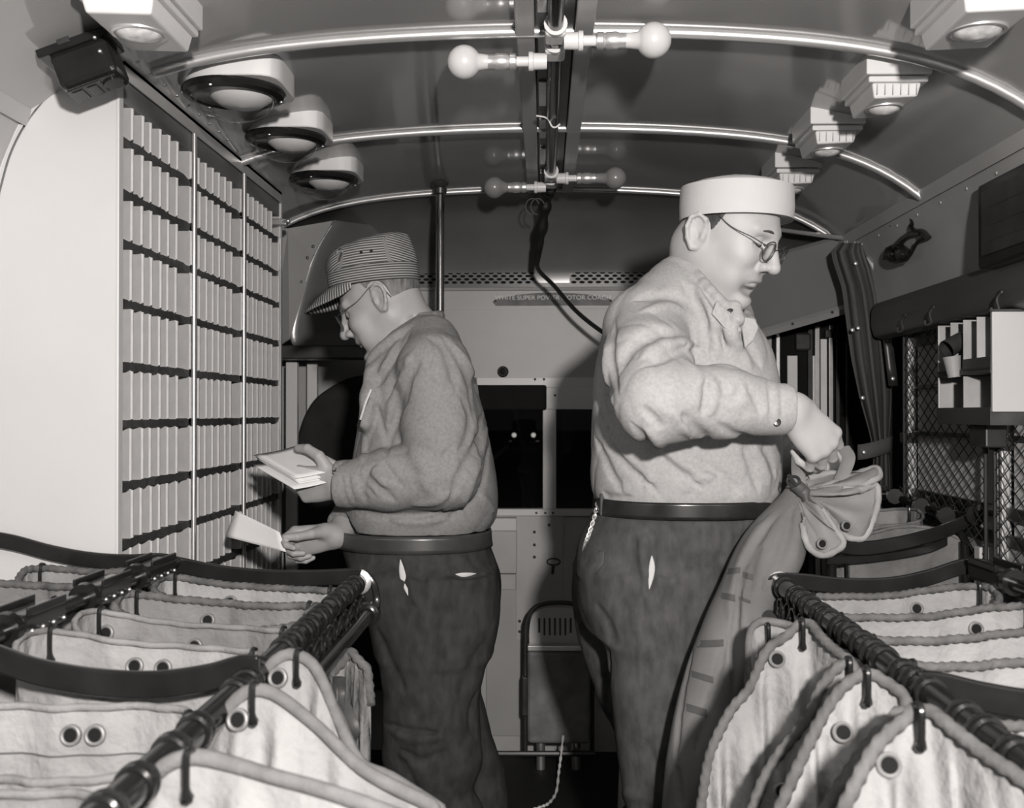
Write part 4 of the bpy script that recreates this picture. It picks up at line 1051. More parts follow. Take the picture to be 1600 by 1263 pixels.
for x, y in ((XR2, 1.26), (XR2, .2), (XM2, 1.97), (XM2, .2)):
    g = MB(); g.tube([(x, y, 0), (x, y, ZR - .02)], .014, 10); obj('leg', g, BLACKR, rkr, smooth=True)
hang_chain(rkr, XR2 - .014, [1.555 + .0475 * k for k in range(9)], ZR)
# --- far right rack
rkf = thing('sack_rack', 'farther black sack rack under the wire guarded side window', 'sack rack', (.95, 2.9, 0))
crossbar(rkf, [at(1290, 850, 2.78), at(1345, 857, 2.78), at(1400, 850, 2.78), at(1450, 838, 2.78), at(1490, 824, 2.78), at(1522, 806, 2.78)], h=.036, t=.012)
crossbar(rkf, [at(1290, 876, 2.80), at(1345, 874, 2.80), at(1400, 868, 2.80), at(1450, 858, 2.80), at(1480, 846, 2.80)], h=.022)
q = at(1523, 804, 2.77); g = MB(); g.lathe([(.026, 0), (.028, .006), (.026, .014), (.012, .016), (.010, .008), (0, .008)], q, (0, -1, 0), 20); obj('end_ring', g, BLACKM, rkf, smooth=True)
for (px, py, Y, yw) in ((1396, 771, 3.30, .25), (1436, 786, 3.10, .25), (1474, 800, 2.92, .25)): clamp(rkf, at(px, py, Y), .12, -yw)
g = MB(); g.tube([at(1374, 776, 3.42), at(1396, 775, 3.30), at(1436, 790, 3.10), at(1474, 804, 2.92), at(1520, 808, 2.80)], .012, 10); obj('rail', g, BLACKR, rkf, smooth=True)
g = MB(); q = at(1500, 830, 2.8); g.tube([q, at(1540, 900, 2.8)], .008, 8); obj('brace', g, BLACKM, rkf, smooth=True)
for x in (at(1510, 830, 2.8).x, at(1300, 860, 2.8).x):
    g = MB(); g.tube([(x, 2.81, 0), (x, 2.81, .93)], .014, 10); obj('leg', g, BLACKR, rkf, smooth=True)

# ================================================================ canvas sacks hanging in the racks
def open_sack(label, x0, x1, yf, yn, z, group, m=CANVAS, rp=True, sag=.012, eyes_=(.62,), seed=0, depth=.62, tilt=0.0):
    """an open sack: its far lip stands behind, the near lip a little lower"""
    o = thing('mail_sack', label, 'sack', ((x0 + x1) / 2, (yf + yn) / 2, z - depth), group)
    R_ = random.Random(seed); n_ = 72; rows = []; ph = [R_.uniform(0, 6) for _ in range(6)]
    cx, cy, rx, ry = (x0 + x1) / 2, (yf + yn) / 2, (x1 - x0) / 2, (yf - yn) / 2
    def pt(a, t):
        c, s_ = math.cos(a), math.sin(a); e = (abs(c) ** 3.2 + abs(s_) ** 3.2) ** (-1 / 3.2)
        X, Yk = c * e, s_ * e
        k = 1 - .10 * t - .25 * max(0, t - .8) * 5 * .5
        wv = .006 * math.sin(5 * a + ph[0] + 2 * t) + .005 * math.sin(9 * a + ph[1]) * (t + .25) + .003 * math.sin(17 * a + ph[2])
        zz = z - sag * (1 - X * X) * (1 if Yk > 0 else 1.6) - (.014 if Yk < 0 else 0) * min(1, -Yk * 1.5 if Yk < 0 else 0) + tilt * X
        return Vector((cx + X * rx * k + wv * .3 * c, cy + (Yk * ry * k + wv) , zz - depth * t))
    ts = [0, .02, .045, .075, .12, .2, .35, .6, .85, 1]
    g = MB(); g.grid([[pt(2 * PI * k / n_, t) for k in range(n_)] for t in ts], True)
    bt = [pt(2 * PI * k / n_, 1) for k in range(n_)]; g.add(bt, [tuple(range(n_))])
    obj('canvas', g, m, o, smooth=True, angle=80)
    rim = resample([pt(2 * PI * k / 144, 0) for k in range(145)], .0042)[:-1]
    if rp: rope(rim, .0064, True, par=o)
    else: rope(rim[::2], .0045, True, amp=.05, par=o, name='hem', m=CANVASG)
    g = MB(); g.tube([pt(PI * (.05 + .9 * k / 40), .085) + Vector((0, -.0022, 0)) for k in range(41)], .0011, 5); obj('stitched_seam', g, STIT, o, smooth=True)
    for u_ in eyes_:
        X = -1 + 2 * u_; a = math.acos(max(-1, min(1, X * .985))); p = pt(a, .048)
        eyelet(p + Vector((0, -.002, 0)), (0, -1, .15), o)
    for X in (-.80, .86):
        a = math.acos(X * .97); hook(pt(a, .01) + Vector((0, -.004, 0)), o, .034)
    return o
GA = 'sacks hung between the rails of the left rack'
open_sack('canvas sack at the far end of the rack, below the pigeonholes', -0.677, -0.367, 1.959, 1.821, ZR + 0.0104, GA, eyes_=(.36,), seed=1, tilt=-.012)
open_sack('second rope-edged sack from the far end, by the middle clamps', -0.677, -0.367, 1.778, 1.657, ZR + 0.0121, GA, m=CANVASG, eyes_=(.40,), seed=2, tilt=-.010)
open_sack('slack sack without rope edging, third from the far end', -0.673, -0.367, 1.614, 1.502, ZR + 0.0086, GA, m=CANVASG, rp=False, eyes_=(.12, .50), seed=3, tilt=-.014)
open_sack('canvas sack just behind the near curved crossbar of the rack', -0.673, -0.367, 1.458, 1.320, ZR + 0.0121, GA, rp=False, eyes_=(.40, .52), seed=4, tilt=-.014)
GB = 'sacks hung by the wall in the left rack'
open_sack('wall side sack farthest along, under the white end panel', -0.923, -0.712, 1.976, 1.847, ZR + 0.0345, GB, eyes_=(.58,), seed=5, tilt=.0)
open_sack('wall side sack with a dark hook, second along', -0.923, -0.712, 1.795, 1.674, ZR + 0.0362, GB, m=CANVASG, eyes_=(.7,), seed=6)
open_sack('wall side sack beside the largest clamp, cut by the left edge', -0.923, -0.712, 1.622, 1.484, ZR + 0.0362, GB, rp=False, eyes_=(.6,), seed=7)
open_sack('wall side sack behind the near crossbar at the left edge', -0.923, -0.712, 1.433, 1.312, ZR + 0.0380, GB, eyes_=(.6,), seed=8)
open_sack('broad white sack with linked eyelets in front of the near crossbar', -0.690, -0.371, 1.217, 1.010, ZR - 0.0155, GA, rp=False, sag=.002, eyes_=(.50, .585), seed=9)
open_sack('greyish sack at the bottom left corner of the picture', -0.690, -0.371, 0.984, 0.820, ZR - 0.0302, GA, m=CANVASG, rp=False, sag=.004, eyes_=(), seed=10)
open_sack('wall side sack cut by the bottom left edge', -0.923, -0.712, 1.217, 1.010, ZR - 0.0086, GB, rp=False, sag=.002, eyes_=(), seed=19)
GC = 'sacks hung between the rails of the right rack'
open_sack('farthest sack in the near right rack, beside the held sack', 0.453, 0.764, 1.950, 1.804, ZR + 0.0035, GC, eyes_=(.66,), seed=11, tilt=.012)
open_sack('second sack from the far end of the right rack', 0.453, 0.764, 1.761, 1.631, ZR + 0.0017, GC, eyes_=(.74,), seed=12, tilt=.012)
open_sack('third sack from the far end of the right rack', 0.453, 0.764, 1.588, 1.458, ZR + 0.0017, GC, eyes_=(.78,), seed=13, tilt=.012)
open_sack('fourth sack, just behind the near crossbar of the right rack', 0.453, 0.764, 1.424, 1.312, ZR + 0.0035, GC, eyes_=(), seed=14, tilt=.012)
open_sack('sack at the right edge in front of the near crossbar', 0.457, 0.764, 1.208, 1.053, ZR - 0.0173, GC, rp=True, eyes_=(), seed=15)
open_sack('wall side sack at the right edge behind the rail clamp', 0.798, 0.923, 1.959, 1.812, ZR + 0.0259, GC, eyes_=(), seed=16)
open_sack('sack in the farther right rack under the side window', at(1300, 800, 2.9).x, 1.02, 3.10, 2.90, at(1400, 800, 2.95).z, 'sacks in the farther right rack', rp=False, eyes_=(), seed=17)
open_sack('grey sack hanging below the bar of the farther right rack', at(1320, 800, 2.86).x, at(1508, 860, 2.86).x, 2.88, 2.82, at(1440, 842, 2.84).z, 'sacks in the farther right rack', m=CANVASG, rp=False, sag=-.03, eyes_=(), seed=18)

# --- sacks hung on the aisle side of the rails: a rim that peaks at its hook and drops into the aisle
def fin_sack(label, rim, group, m, L=.45, back=.07, eyes_=(), hk=None, roped=True, seed=0, rr=.0072, bulge=.03, dx=0.0, pleat=.011, strap=None):
    o = thing('mail_sack', label, 'sack', at(*rim[len(rim) // 2]) - Vector((0, 0, L)), group)
    R_ = random.Random(seed); ph = [R_.uniform(0, 6) for _ in range(4)]
    fr = resample(spline([at(*p) for p in rim], 10), .006); n_ = len(fr)
    bk = [p + Vector((.004, back * math.sin(PI * min(1, max(0, (i + .5) / n_))) ** .5, -.055)) for i, p in enumerate(fr)]
    loop = fr + bk[::-1]; N_ = len(loop); rows = []
    mid = sum(fr, Vector()) / n_
    ts = [0, .02, .05, .09, .14, .2, .28, .38, .5, .65, .8, 1]
    for t in ts:
        row = []
        for i, p in enumerate(loop):
            s_ = (i if i < n_ else N_ - 1 - i) / n_; front = i < n_
            dy = (-bulge * math.sin(PI * min(1, t * 1.3)) if front else bulge * .3 * t) * math.sin(PI * s_) ** .5
            wv = pleat * (math.sin(s_ * 26 + ph[0] + 2.5 * t) + .7 * math.sin(s_ * 47 + ph[1] - 3 * t)) * min(1, t * 6) * (1 if front else .5)
            q = p + Vector((dx * t + (mid.x - p.x) * .12 * t, dy + wv, -L * t))
            row.append(q)
        rows.append(row)
    g = MB(); g.grid(rows, True); cv = obj('canvas', g, m, o, smooth=True, angle=80)
    if roped == 'hem':
        lp = resample(loop + [loop[0]], .010)[:-1]; rope(lp, rr * 1.0, True, amp=.05, lobes=2, twist=.3, par=o, name='binding', m=ROPEL)
    elif roped: rope(resample(loop + [loop[0]], .0045)[:-1], rr, True, par=o, m=ROPE)
    fpts = [q for r in rows for q in r[:n_]]
    def near(px, py): return min(fpts, key=lambda q: (proj(q)[0] - px) ** 2 + (proj(q)[1] - py) ** 2)
    for px, py in eyes_: eyelet(near(px, py) + Vector((0, -.004, 0)), (-.15, -1, .25), o)
    if hk: hook(near(*hk) + Vector((0, -.006, .004)), o, .028)
    if strap:
        P = [near(*s_) + Vector((0, -.008, 0)) for s_ in strap]; g = MB(); g.tube(spline(P, 5), .011, 8, flat=((0, 1, 0), .3)); obj('strap', g, LEATHER, o, smooth=True)
    return o
GL = 'sacks hung on the aisle side of the left rail'
fin_sack('white sack nearest the camera in the left aisle row', [(205, 1290, 0.949), (228, 1235, 0.941), (258, 1197, 0.932), (298, 1183, 0.932), (345, 1190, 0.932), (420, 1212, 0.923), (520, 1240, 0.915), (640, 1285, 0.906), (740, 1330, 0.898)], GL, CANVAS, hk=(298, 1205), roped='hem', seed=1)
fin_sack('white sack with a dark seam, second in the left aisle row', [(318, 1182, 1.148), (338, 1142, 1.139), (360, 1105, 1.135), (384, 1082, 1.131), (408, 1078, 1.131), (440, 1092, 1.131), (500, 1140, 1.122), (570, 1205, 1.113), (680, 1262, 1.105)], GL, CANVAS, hk=(399, 1100), eyes_=((377, 1130),), roped='hem', seed=2)
fin_sack('white sack with bound edge, third in the left aisle row', [(412, 1075, 1.312), (417, 1048, 1.307), (438, 1027, 1.303), (462, 1023, 1.303), (488, 1038, 1.303), (506, 1070, 1.294), (526, 1120, 1.294), (562, 1192, 1.286), (610, 1215, 1.277), (690, 1265, 1.260)], GL, CANVAS, hk=(469, 1042), eyes_=((435, 1062),), roped='hem', seed=3)
fin_sack('canvas sack with leather strap at the far end of the left aisle row', [(520, 1052, 1.709), (540, 1030, 1.709), (548, 1018, 1.709), (556, 1028, 1.700), (566, 1038, 1.691), (574, 1046, 1.683)], GL, CANVASG, L=.35, strap=((532, 1060), (540, 1090), (548, 1130), (553, 1155)), seed=4, back=.03, bulge=.01)
GR = 'sacks hung on the aisle side of the right rail'
fin_sack('small folded sack at the far end of the right aisle row', [(1172, 1060, 1.812), (1170, 1015, 1.812), (1174, 985, 1.812), (1190, 971, 1.804), (1222, 975, 1.795), (1240, 980, 1.778)], GR, CANVAS, L=.4, hk=(1200, 985), roped='hem', seed=5, back=.03)
fin_sack('rope-bound sack with a white eyelet beside the held sack', [(1088, 1290, 1.519), (1096, 1255, 1.528), (1110, 1178, 1.536), (1141, 1112, 1.545), (1172, 1074, 1.553), (1198, 1017, 1.553), (1228, 995, 1.553), (1250, 975, 1.553), (1266, 976, 1.545), (1284, 998, 1.510), (1306, 1018, 1.476), (1327, 1032, 1.450)], GR, CANVAS, eyes_=((1220, 1037),), hk=(1252, 990), seed=6, rr=.0070, pleat=.012)
fin_sack('narrow soiled sack, third in the right aisle row', [(1168, 1300, 1.364), (1178, 1258, 1.372), (1192, 1220, 1.381), (1216, 1180, 1.381), (1258, 1127, 1.389), (1284, 1073, 1.398), (1306, 1046, 1.398), (1326, 1036, 1.398), (1338, 1050, 1.389)], GR, CANVASG, eyes_=((1226, 1240),), hk=(1322, 1048), seed=7, rr=.0070)
fin_sack('bright sack with hooked corner, fourth in the right aisle row', [(1205, 1300, 1.225), (1220, 1260, 1.234), (1238, 1218, 1.243), (1265, 1160, 1.251), (1286, 1118, 1.260), (1308, 1085, 1.260), (1330, 1064, 1.260), (1354, 1052, 1.260), (1378, 1063, 1.251), (1412, 1088, 1.225), (1418, 1112, 1.217)], GR, CANVAS, eyes_=((1312, 1136),), hk=(1345, 1065), seed=8, rr=.0070)
fin_sack('slim sack showing only its rope edge, fifth in the right aisle row', [(1280, 1290, 1.122), (1300, 1248, 1.131), (1338, 1192, 1.139), (1364, 1156, 1.148), (1391, 1125, 1.156), (1412, 1112, 1.156), (1424, 1125, 1.148)], GR, CANVASG, seed=9, rr=.0070)
fin_sack('large sack nearest the camera in the right aisle row', [(1300, 1300, 1.010), (1322, 1256, 1.018), (1346, 1206, 1.027), (1368, 1168, 1.036), (1392, 1142, 1.044), (1412, 1126, 1.053), (1430, 1110, 1.053), (1456, 1114, 1.044), (1490, 1142, 1.018), (1548, 1186, 0.975), (1588, 1212, 0.949), (1640, 1250, 0.923)], GR, CANVAS, eyes_=((1388, 1196),), hk=(1428, 1128), seed=10, rr=.0070)

# ================================================================ sack being tied by the man in the white cap
YK = 2.10
hs = thing('mail_sack', 'long canvas sack held up by its neck, dark stripes on its side', 'sack', at(1100, 1263, 2.05))
def ks(y, xl, xr, Y, ry):
    a = at(xl, y, Y); b = at(xr, y, Y); return (a.z, (a.x + b.x) / 2, Y, (b.x - a.x) / 2, ry)
K = Sdf()
K.loft([ks(752, 1236, 1262, 2.17, .020), ks(768, 1228, 1264, 2.16, .028), ks(790, 1204, 1268, 2.14, .045), ks(815, 1178, 1262, 2.12, .058), ks(845, 1156, 1260, 2.10, .065), ks(875, 1141, 1258, 2.08, .068), ks(910, 1128, 1236, 2.06, .068), ks(955, 1106, 1208, 2.04, .066), ks(1035, 1075, 1182, 2.02, .062), ks(1106, 1055, 1160, 2.0, .058), ks(1190, 1040, 1116, 1.98, .052), ks(1263, 1034, 1092, 1.97, .05), (.22, at(1060, 1263, 1.97).x, 1.97, .045, .05)], n=2.0)
K.folds([([(1222, 800), (1195, 830), (1170, 870), (1158, 900), (1152, 960), (1147, 1030), (1146, 1100)], .008, .014), ([(1210, 800), (1180, 835), (1158, 880), (1146, 930), (1140, 980)], .014, -.006),
         ([(1240, 790), (1225, 850), (1210, 890), (1190, 930)], .010, .008), ([(1250, 790), (1246, 830), (1240, 880)], .012, -.005), ([(1136, 990), (1120, 1060), (1100, 1130), (1084, 1190)], .007, .010),
         ([(1084, 1010), (1072, 1060), (1062, 1120), (1058, 1200)], .006, .009), ([(1160, 920), (1164, 1000), (1160, 1090)], .014, -.007), ([(1056, 1190), (1060, 1230), (1064, 1262)], .006, .010), ([(1190, 850), (1176, 880), (1170, 930)], .009, .006)], 1.7, 2.4)
K.mesh('canvas', mat('sack_canvas', .165, .85, var=.2, scale=7, bump=.5, bscale=220, dist=.0012, spec=.15), .0045, hs)
STR = mat('stripe_paint', .09, .85, var=.2, scale=10, spec=.1)
for (xl, yl, xr, yr, h_) in ((1134, 893, 1156, 890, 9), (1126, 930, 1148, 934, 10), (1088, 1006, 1130, 1004, 11), (1080, 1052, 1114, 1062, 10), (1072, 1104, 1104, 1114, 12), (1160, 897, 1176, 902, 9), (1154, 934, 1172, 940, 5)):
    rows = []
    for j in range(3):
        row = []
        for k in range(7):
            t = k / 6; row.append(K.march(xl + (xr - xl) * t, yl + (yr - yl) * t + (j / 2 - .5) * h_, 1.7, 2.4, .002) + Vector((0, -.0045, 0)))
        rows.append(row)
    g = MB(); g.grid(rows); obj('painted_stripe', g, STR, hs, smooth=True)
def flap(name, inner, outer, m, roped=True, wob=.012, seed=0):
    R_ = random.Random(seed); A = resample(spline([at(*p) for p in inner], 6), .004); B_ = spline([at(*p) for p in outer], 8); n_ = len(B_); A = [A[min(len(A) - 1, int(i * len(A) / n_))] for i in range(n_)]
    rows = []
    for j in range(11):
        t = j / 10; rows.append([a.lerp(b, t) + Vector((0, wob * math.sin(i * .24 + seed) * math.sin(PI * t) ** .7 - .018 * math.sin(PI * t), .004 * math.sin(i * .31 + 3 * t))) for i, (a, b) in enumerate(zip(A, B_))])
    g = MB(); g.grid(rows); o = obj(name, g, m, hs, smooth=True, angle=90, solid=.005)
    if roped: rope(resample(B_, .006), .0065, amp=.10, par=o, name='hem', m=mat('hem_canvas', .28, .85, var=.2, scale=20, bump=.4))
    return o
SCM = mat('sack_mouth', .22, .85, var=.2, scale=8, bump=.5, bscale=220, dist=.0012, spec=.15)
flap('mouth_flap', [(1250, 770, 2.15), (1254, 768, 2.15), (1258, 770, 2.15)], [(1262, 748, 2.16), (1296, 740, 2.18), (1330, 742, 2.18), (1352, 736, 2.16), (1370, 732, 2.14), (1374, 744, 2.12), (1362, 752, 2.10), (1336, 764, 2.10), (1300, 766, 2.11), (1280, 768, 2.12)], SCM, True, .012, 1)
flap('mouth_flap', [(1254, 772, 2.13), (1258, 772, 2.13), (1260, 776, 2.13)], [(1318, 762, 2.10), (1344, 766, 2.09), (1368, 758, 2.11), (1372, 780, 2.10), (1366, 806, 2.09), (1352, 838, 2.08), (1336, 842, 2.08), (1322, 838, 2.08), (1304, 818, 2.08), (1288, 800, 2.09)], SCM, True, .014, 2)
flap('mouth_flap', [(1252, 782, 2.12), (1250, 788, 2.11), (1250, 794, 2.10)], [(1284, 796, 2.07), (1302, 824, 2.06), (1318, 848, 2.05), (1304, 862, 2.05), (1286, 868, 2.05), (1268, 860, 2.05), (1258, 842, 2.05), (1254, 818, 2.06)], SCM, True, .008, 3)
for px, py, Y in ((1284, 850, 2.035), (1322, 822, 2.06)): eyelet(at(px, py, Y), (.1, -1, .1), hs, .009)
g = MB(); g.tube(spline([at(1247, 712, 2.10), at(1247, 735, 2.12), at(1250, 757, 2.125)], 5), .013, 8, flat=((0, 1, 0), .3)); obj('strap', g, SCM, hs, smooth=True)
g = MB(); g.tube(spline([at(1318, 700, 2.20), at(1326, 715, 2.18), at(1320, 735, 2.16), at(1312, 752, 2.14)], 5), .013, 8, flat=((0, 1, 0), .3)); obj('strap', g, SCM, hs, smooth=True)
g = MB(); g.tube(spline([at(1243, 757, 2.115), at(1251, 764, 2.11), at(1257, 772, 2.105), at(1262, 790, 2.10)], 5), [.012] * 8 + [.013, .013, .011, .009, .007, .005, .003, .002], 8, flat=((0, 1, 0), .4)); obj('leather_tab', g, LEATHER, hs, smooth=True)
g = MB(); q = at(1240, 752, 2.11); g.tube([q + Vector((.012 * math.cos(a), 0, .010 * math.sin(a))) for a in [2 * PI * k / 14 for k in range(14)]], .0025, 6, closed=True); g.tube([at(1232, 742, 2.11), at(1244, 760, 2.11)], .004, 6); obj('buckle', g, DARKM, hs, smooth=True)
# ================================================================ people
def frame(f, u):
    f = Vector(f).normalized(); u = Vector(u); l = u.cross(f).normalized(); u = f.cross(l)
    return f, l, u
def unit(*a): return Vector(a).normalized()

def head(S, O, f, l, u, s, neck_to, old=False, skull=((-.008, 0, .030), (.096, .079, .092)), ear_dz=-.004, ear_dx=0.0):
    """face, skull, ears in a head frame: x forward, y to the person's left, z up"""
    R = np.array([f, l, u]).T
    def W(x, y, z): return np.array(O) + R @ (np.array([x, y, z]) * s)
    def E(c, r, op='u', k=0.012, rot=None):
        RR = R if rot is None else R @ rot
        S.ell(W(*c), np.array(r) * s, RR, op, k * s)
    def K(a, b, r1, r2=None, op='u', k=0.008, flat=None):
        S.cone(W(*a), W(*b), r1 * s, (r2 if r2 is not None else r1) * s, op, k * s, flat)
    E(*skull)
    E((0.028, 0, -0.020), (0.068, 0.064, 0.085), k=0.03)
    K((-0.005, 0.046, -0.055), (0.055, 0.022, -0.098), 0.022, 0.020, k=0.035)
    K((-0.005, -0.046, -0.055), (0.055, -0.022, -0.098), 0.022, 0.020, k=0.035)
    E((0.084, 0, -0.106), (0.024, 0.028, 0.021), k=0.020)
    E((0.030, 0, -0.098), (0.045, 0.044, 0.026), k=0.03)
    for y in (1, -1):
        E((0.066, 0.040 * y, -0.030), (0.024, 0.022, 0.022), k=0.025)
        E((0.062, 0.038 * y, -0.072), (0.024, 0.018, 0.022), k=0.025)
        K((0.088, 0.010 * y, 0.028), (0.074, 0.046 * y, 0.026), 0.011, 0.010, k=0.014)
        E((0.094, 0.032 * y, 0.006), (0.014, 0.019, 0.011), 's', 0.012)
        E((0.075, 0.031 * y, 0.005), (0.014, 0.016, 0.0125), 'u', 0.003)
        K((0.086, 0.020 * y, 0.001), (0.080, 0.044 * y, 0.001), 0.0022, op='s', k=0.003)
    K((0.092, 0, 0.018), (0.119, 0, -0.024), 0.0085, 0.0115, k=0.012)
    E((0.120, 0, -0.029), (0.013, 0.012, 0.011), k=0.006)
    for y in (1, -1):
        E((0.104, 0.013 * y, -0.033), (0.013, 0.0085, 0.009), k=0.005)
        E((0.110, 0.008 * y, -0.042), (0.006, 0.004, 0.004), 's', 0.003)
        K((0.098, 0.022 * y, -0.034), (0.082, 0.034 * y, -0.064), 0.0022, op='s', k=0.010)
    E((0.088, 0, -0.056), (0.014, 0.030, 0.018), k=0.018)
    E((0.0975, 0, -0.061), (0.008, 0.022, 0.0055), k=0.008)
    E((0.0935, 0, -0.0745), (0.008, 0.018, 0.0055), k=0.007)
    K((0.106, -0.003, -0.0675), (0.106, 0.003, -0.0675), 0.0022, op='s', k=0.003)
    for y in (1, -1): K((0.106, 0.003 * y, -0.0675), (0.084, 0.027 * y, -0.0715), 0.0017, 0.0014, op='s', k=0.004)
    E((0.096, 0, -0.087), (0.010, 0.024, 0.006), 's', 0.012)
    for y in (1, -1):
        rot = np.array(Matrix.Rotation(math.radians(-14) * y, 3, 'Z') @ Matrix.Rotation(math.radians(-10), 3, 'Y'))
        def er(x, yy, z): return np.array([-0.012 + ear_dx, 0.077 * y, -0.004 + ear_dz]) + rot @ np.array([x, yy * y, z])
        E(er(0, 0.004, 0), (0.019, 0.006, 0.034), rot=rot, k=0.006)
        rim = [(0.014, 0.004, 0.010), (0.010, 0.009, 0.026), (-0.004, 0.011, 0.033), (-0.017, 0.011, 0.024), (-0.020, 0.011, 0.006),
               (-0.014, 0.009, -0.014), (-0.003, 0.006, -0.030), (0.006, 0.003, -0.028)]
        for a, b in zip(rim, rim[1:]): K(er(*a), er(*b), 0.0042, k=0.003)
        E(er(0.001, 0.012, 0.008), (0.010, 0.006, 0.014), 's', 0.006, rot)
        E(er(0.003, 0.012, -0.006), (0.007, 0.007, 0.008), 's', 0.004, rot)
        K(er(0.013, 0.006, -0.002), er(0.012, 0.006, -0.010), 0.005, k=0.003)
    # neck
    n0 = W(-0.030, 0, -0.050); n1 = np.array(neck_to)
    S.cone(n0, n1, 0.062 * s, 0.068 * s, k=0.03)
    S.cone(W(0.02, 0, -0.095), n1 + np.array(f) * 0.03, 0.036 * s, 0.045 * s, k=0.03)
    if old:
        for y in (1, -1):
            K((0.070, 0.044 * y, -0.004), (0.060, 0.052 * y, -0.012), 0.002, op='s', k=0.006)
            K((-0.045, 0.058 * y, -0.085), (-0.075, 0.025 * y, -0.075), 0.002, op='s', k=0.008)
    return W

def hand(S, wr, d, n, side, curls, thumb, s=1.0, spread=(5, 1, -3, -8)):
    """palm, four fingers of unequal length and a thumb; d wrist to knuckles, n out of the back of the hand"""
    wr = Vector(wr); d = Vector(d).normalized(); n = Vector(n); n = (n - d * n.dot(d)).normalized()
    t = n.cross(d) if side > 0 else d.cross(n)
    wo = (0.031, 0.0105, -0.010, -0.029); dr = (0.002, 0.0, 0.005, 0.014)
    L = ((0.043, 0.026, 0.021), (0.047, 0.030, 0.022), (0.043, 0.028, 0.021), (0.034, 0.021, 0.019))
    rad = ((.0100, .0090, .0080, .0068), (.0102, .0092, .0082, .0070), (.0097, .0087, .0077, .0066), (.0085, .0076, .0068, .0058))
    tips = []
    for i in range(4):
        m = wr + (d * (0.094 - dr[i]) + t * wo[i] - n * (0.002 if i in (1, 2) else 0.005)) * s
        S.cone(wr + (d * 0.012 + t * wo[i] * 0.55) * s, m, 0.0155 * s, 0.0115 * s, k=0.014 * s)
        p = m; th = 0; sp = math.radians(spread[i]); ds = d * math.cos(sp) + t * math.sin(sp)
        for j in range(3):
            th += math.radians(curls[i][j])
            q = p + (ds * math.cos(th) - n * math.sin(th)) * L[i][j] * s
            S.cone(p, q, rad[i][j] * s, rad[i][j + 1] * s, k=(0.006 if j == 0 else 0.003) * s)
            p = q
        tips.append(p)
    S.ell(wr + (d * 0.052 - n * 0.006) * s, np.array([0.044, 0.036, 0.015]) * s, np.array([d, t, n]).T, k=0.012 * s)
    b = wr + (d * 0.022 + t * 0.022 - n * 0.008) * s
    S.cone(wr + t * 0.012 * s, b, 0.017 * s, 0.017 * s, k=0.012 * s)
    p = b; rr = (0.0165, 0.0118, 0.0102, 0.0085)
    for j, (Lk, (a, e, c)) in enumerate(zip((0.045, 0.034, 0.027), thumb)):
        q = p + (d * a + t * e + n * c).normalized() * Lk * s
        S.cone(p, q, rr[j] * s, rr[j + 1] * s, k=(0.008 if j == 0 else 0.003) * s); p = q
    tips.append(p)
    return tips

def spectacles(root, W, s):
    g = MB(); T = lambda x, y, z: Vector(W(x, y, z))
    L_ = []
    for y in (1, -1):
        lens = MB(); L_.append(lens)
        c = (0.112, 0.034 * y, -0.002)
        ring = [T(c[0] - 0.004 * abs(math.cos(a)) ** 2 * (1 if math.cos(a) * y > 0 else 0), c[1] + 0.0225 * math.cos(a), c[2] + 0.019 * math.sin(a)) for a in [2 * PI * k / 24 for k in range(24)]]
        g.tube(ring, 0.0011 * s, 6, closed=True)
        lens.add(ring + [T(c[0] + 0.001, c[1], c[2])], [(k, (k + 1) % 24, 24) for k in range(24)])
        g.tube(spline([T(0.108, 0.056 * y, 0.006), T(0.088, 0.074 * y, 0.010), T(0.040, 0.081 * y, 0.012), T(-0.008, 0.083 * y, 0.026), T(-0.026, 0.080 * y, 0.012), T(-0.036, 0.078 * y, -0.020)], 5), 0.0010 * s, 6)
        g.ball(T(0.107, 0.057 * y, 0.006), 0.0025 * s, 8, 6)
    g.tube(spline([T(0.112, 0.012, 0.002), T(0.117, 0.005, 0.009), T(0.117, -0.005, 0.009), T(0.112, -0.012, 0.002)], 4), 0.0011 * s, 6)
    fr = obj('spectacle_frame', g, WIREM, root, smooth=True)
    for q in L_: obj('lens', q, LENS, fr, smooth=True, solid=0.0008)

def eyes(root, W, s, m_brow):
    for y in (1, -1):
        g = MB()
        pts = [W(0.0925, (0.031 + 0.014 * math.cos(a)) * y, 0.0005 - 0.003 * math.sin(a)) for a in [PI * k / 8 for k in range(9)]]
        g.tube([Vector(W(0.0890 - 0.004 * abs(k - 4) / 4, (0.031 - 0.014 + 0.0035 * k) * y, 0.0015 - 0.0028 * math.sin(PI * k / 8))) for k in range(9)], 0.0016 * s, 6)
        obj('eyelash', g, HAIRD, root, smooth=True)
        b = MB()
        b.tube([Vector(W(0.0965 - 0.012 * (k / 6) ** 2, (0.010 + 0.0062 * k) * y, 0.0275 + 0.004 * math.sin(PI * k / 6) - 0.002 * k / 6)) for k in range(7)],
               [0.0014 * s, 0.0028 * s, 0.003 * s, 0.0027 * s, 0.0023 * s, 0.0018 * s, 0.0008 * s], 8)
        obj('eyebrow', b, m_brow, root, smooth=True)

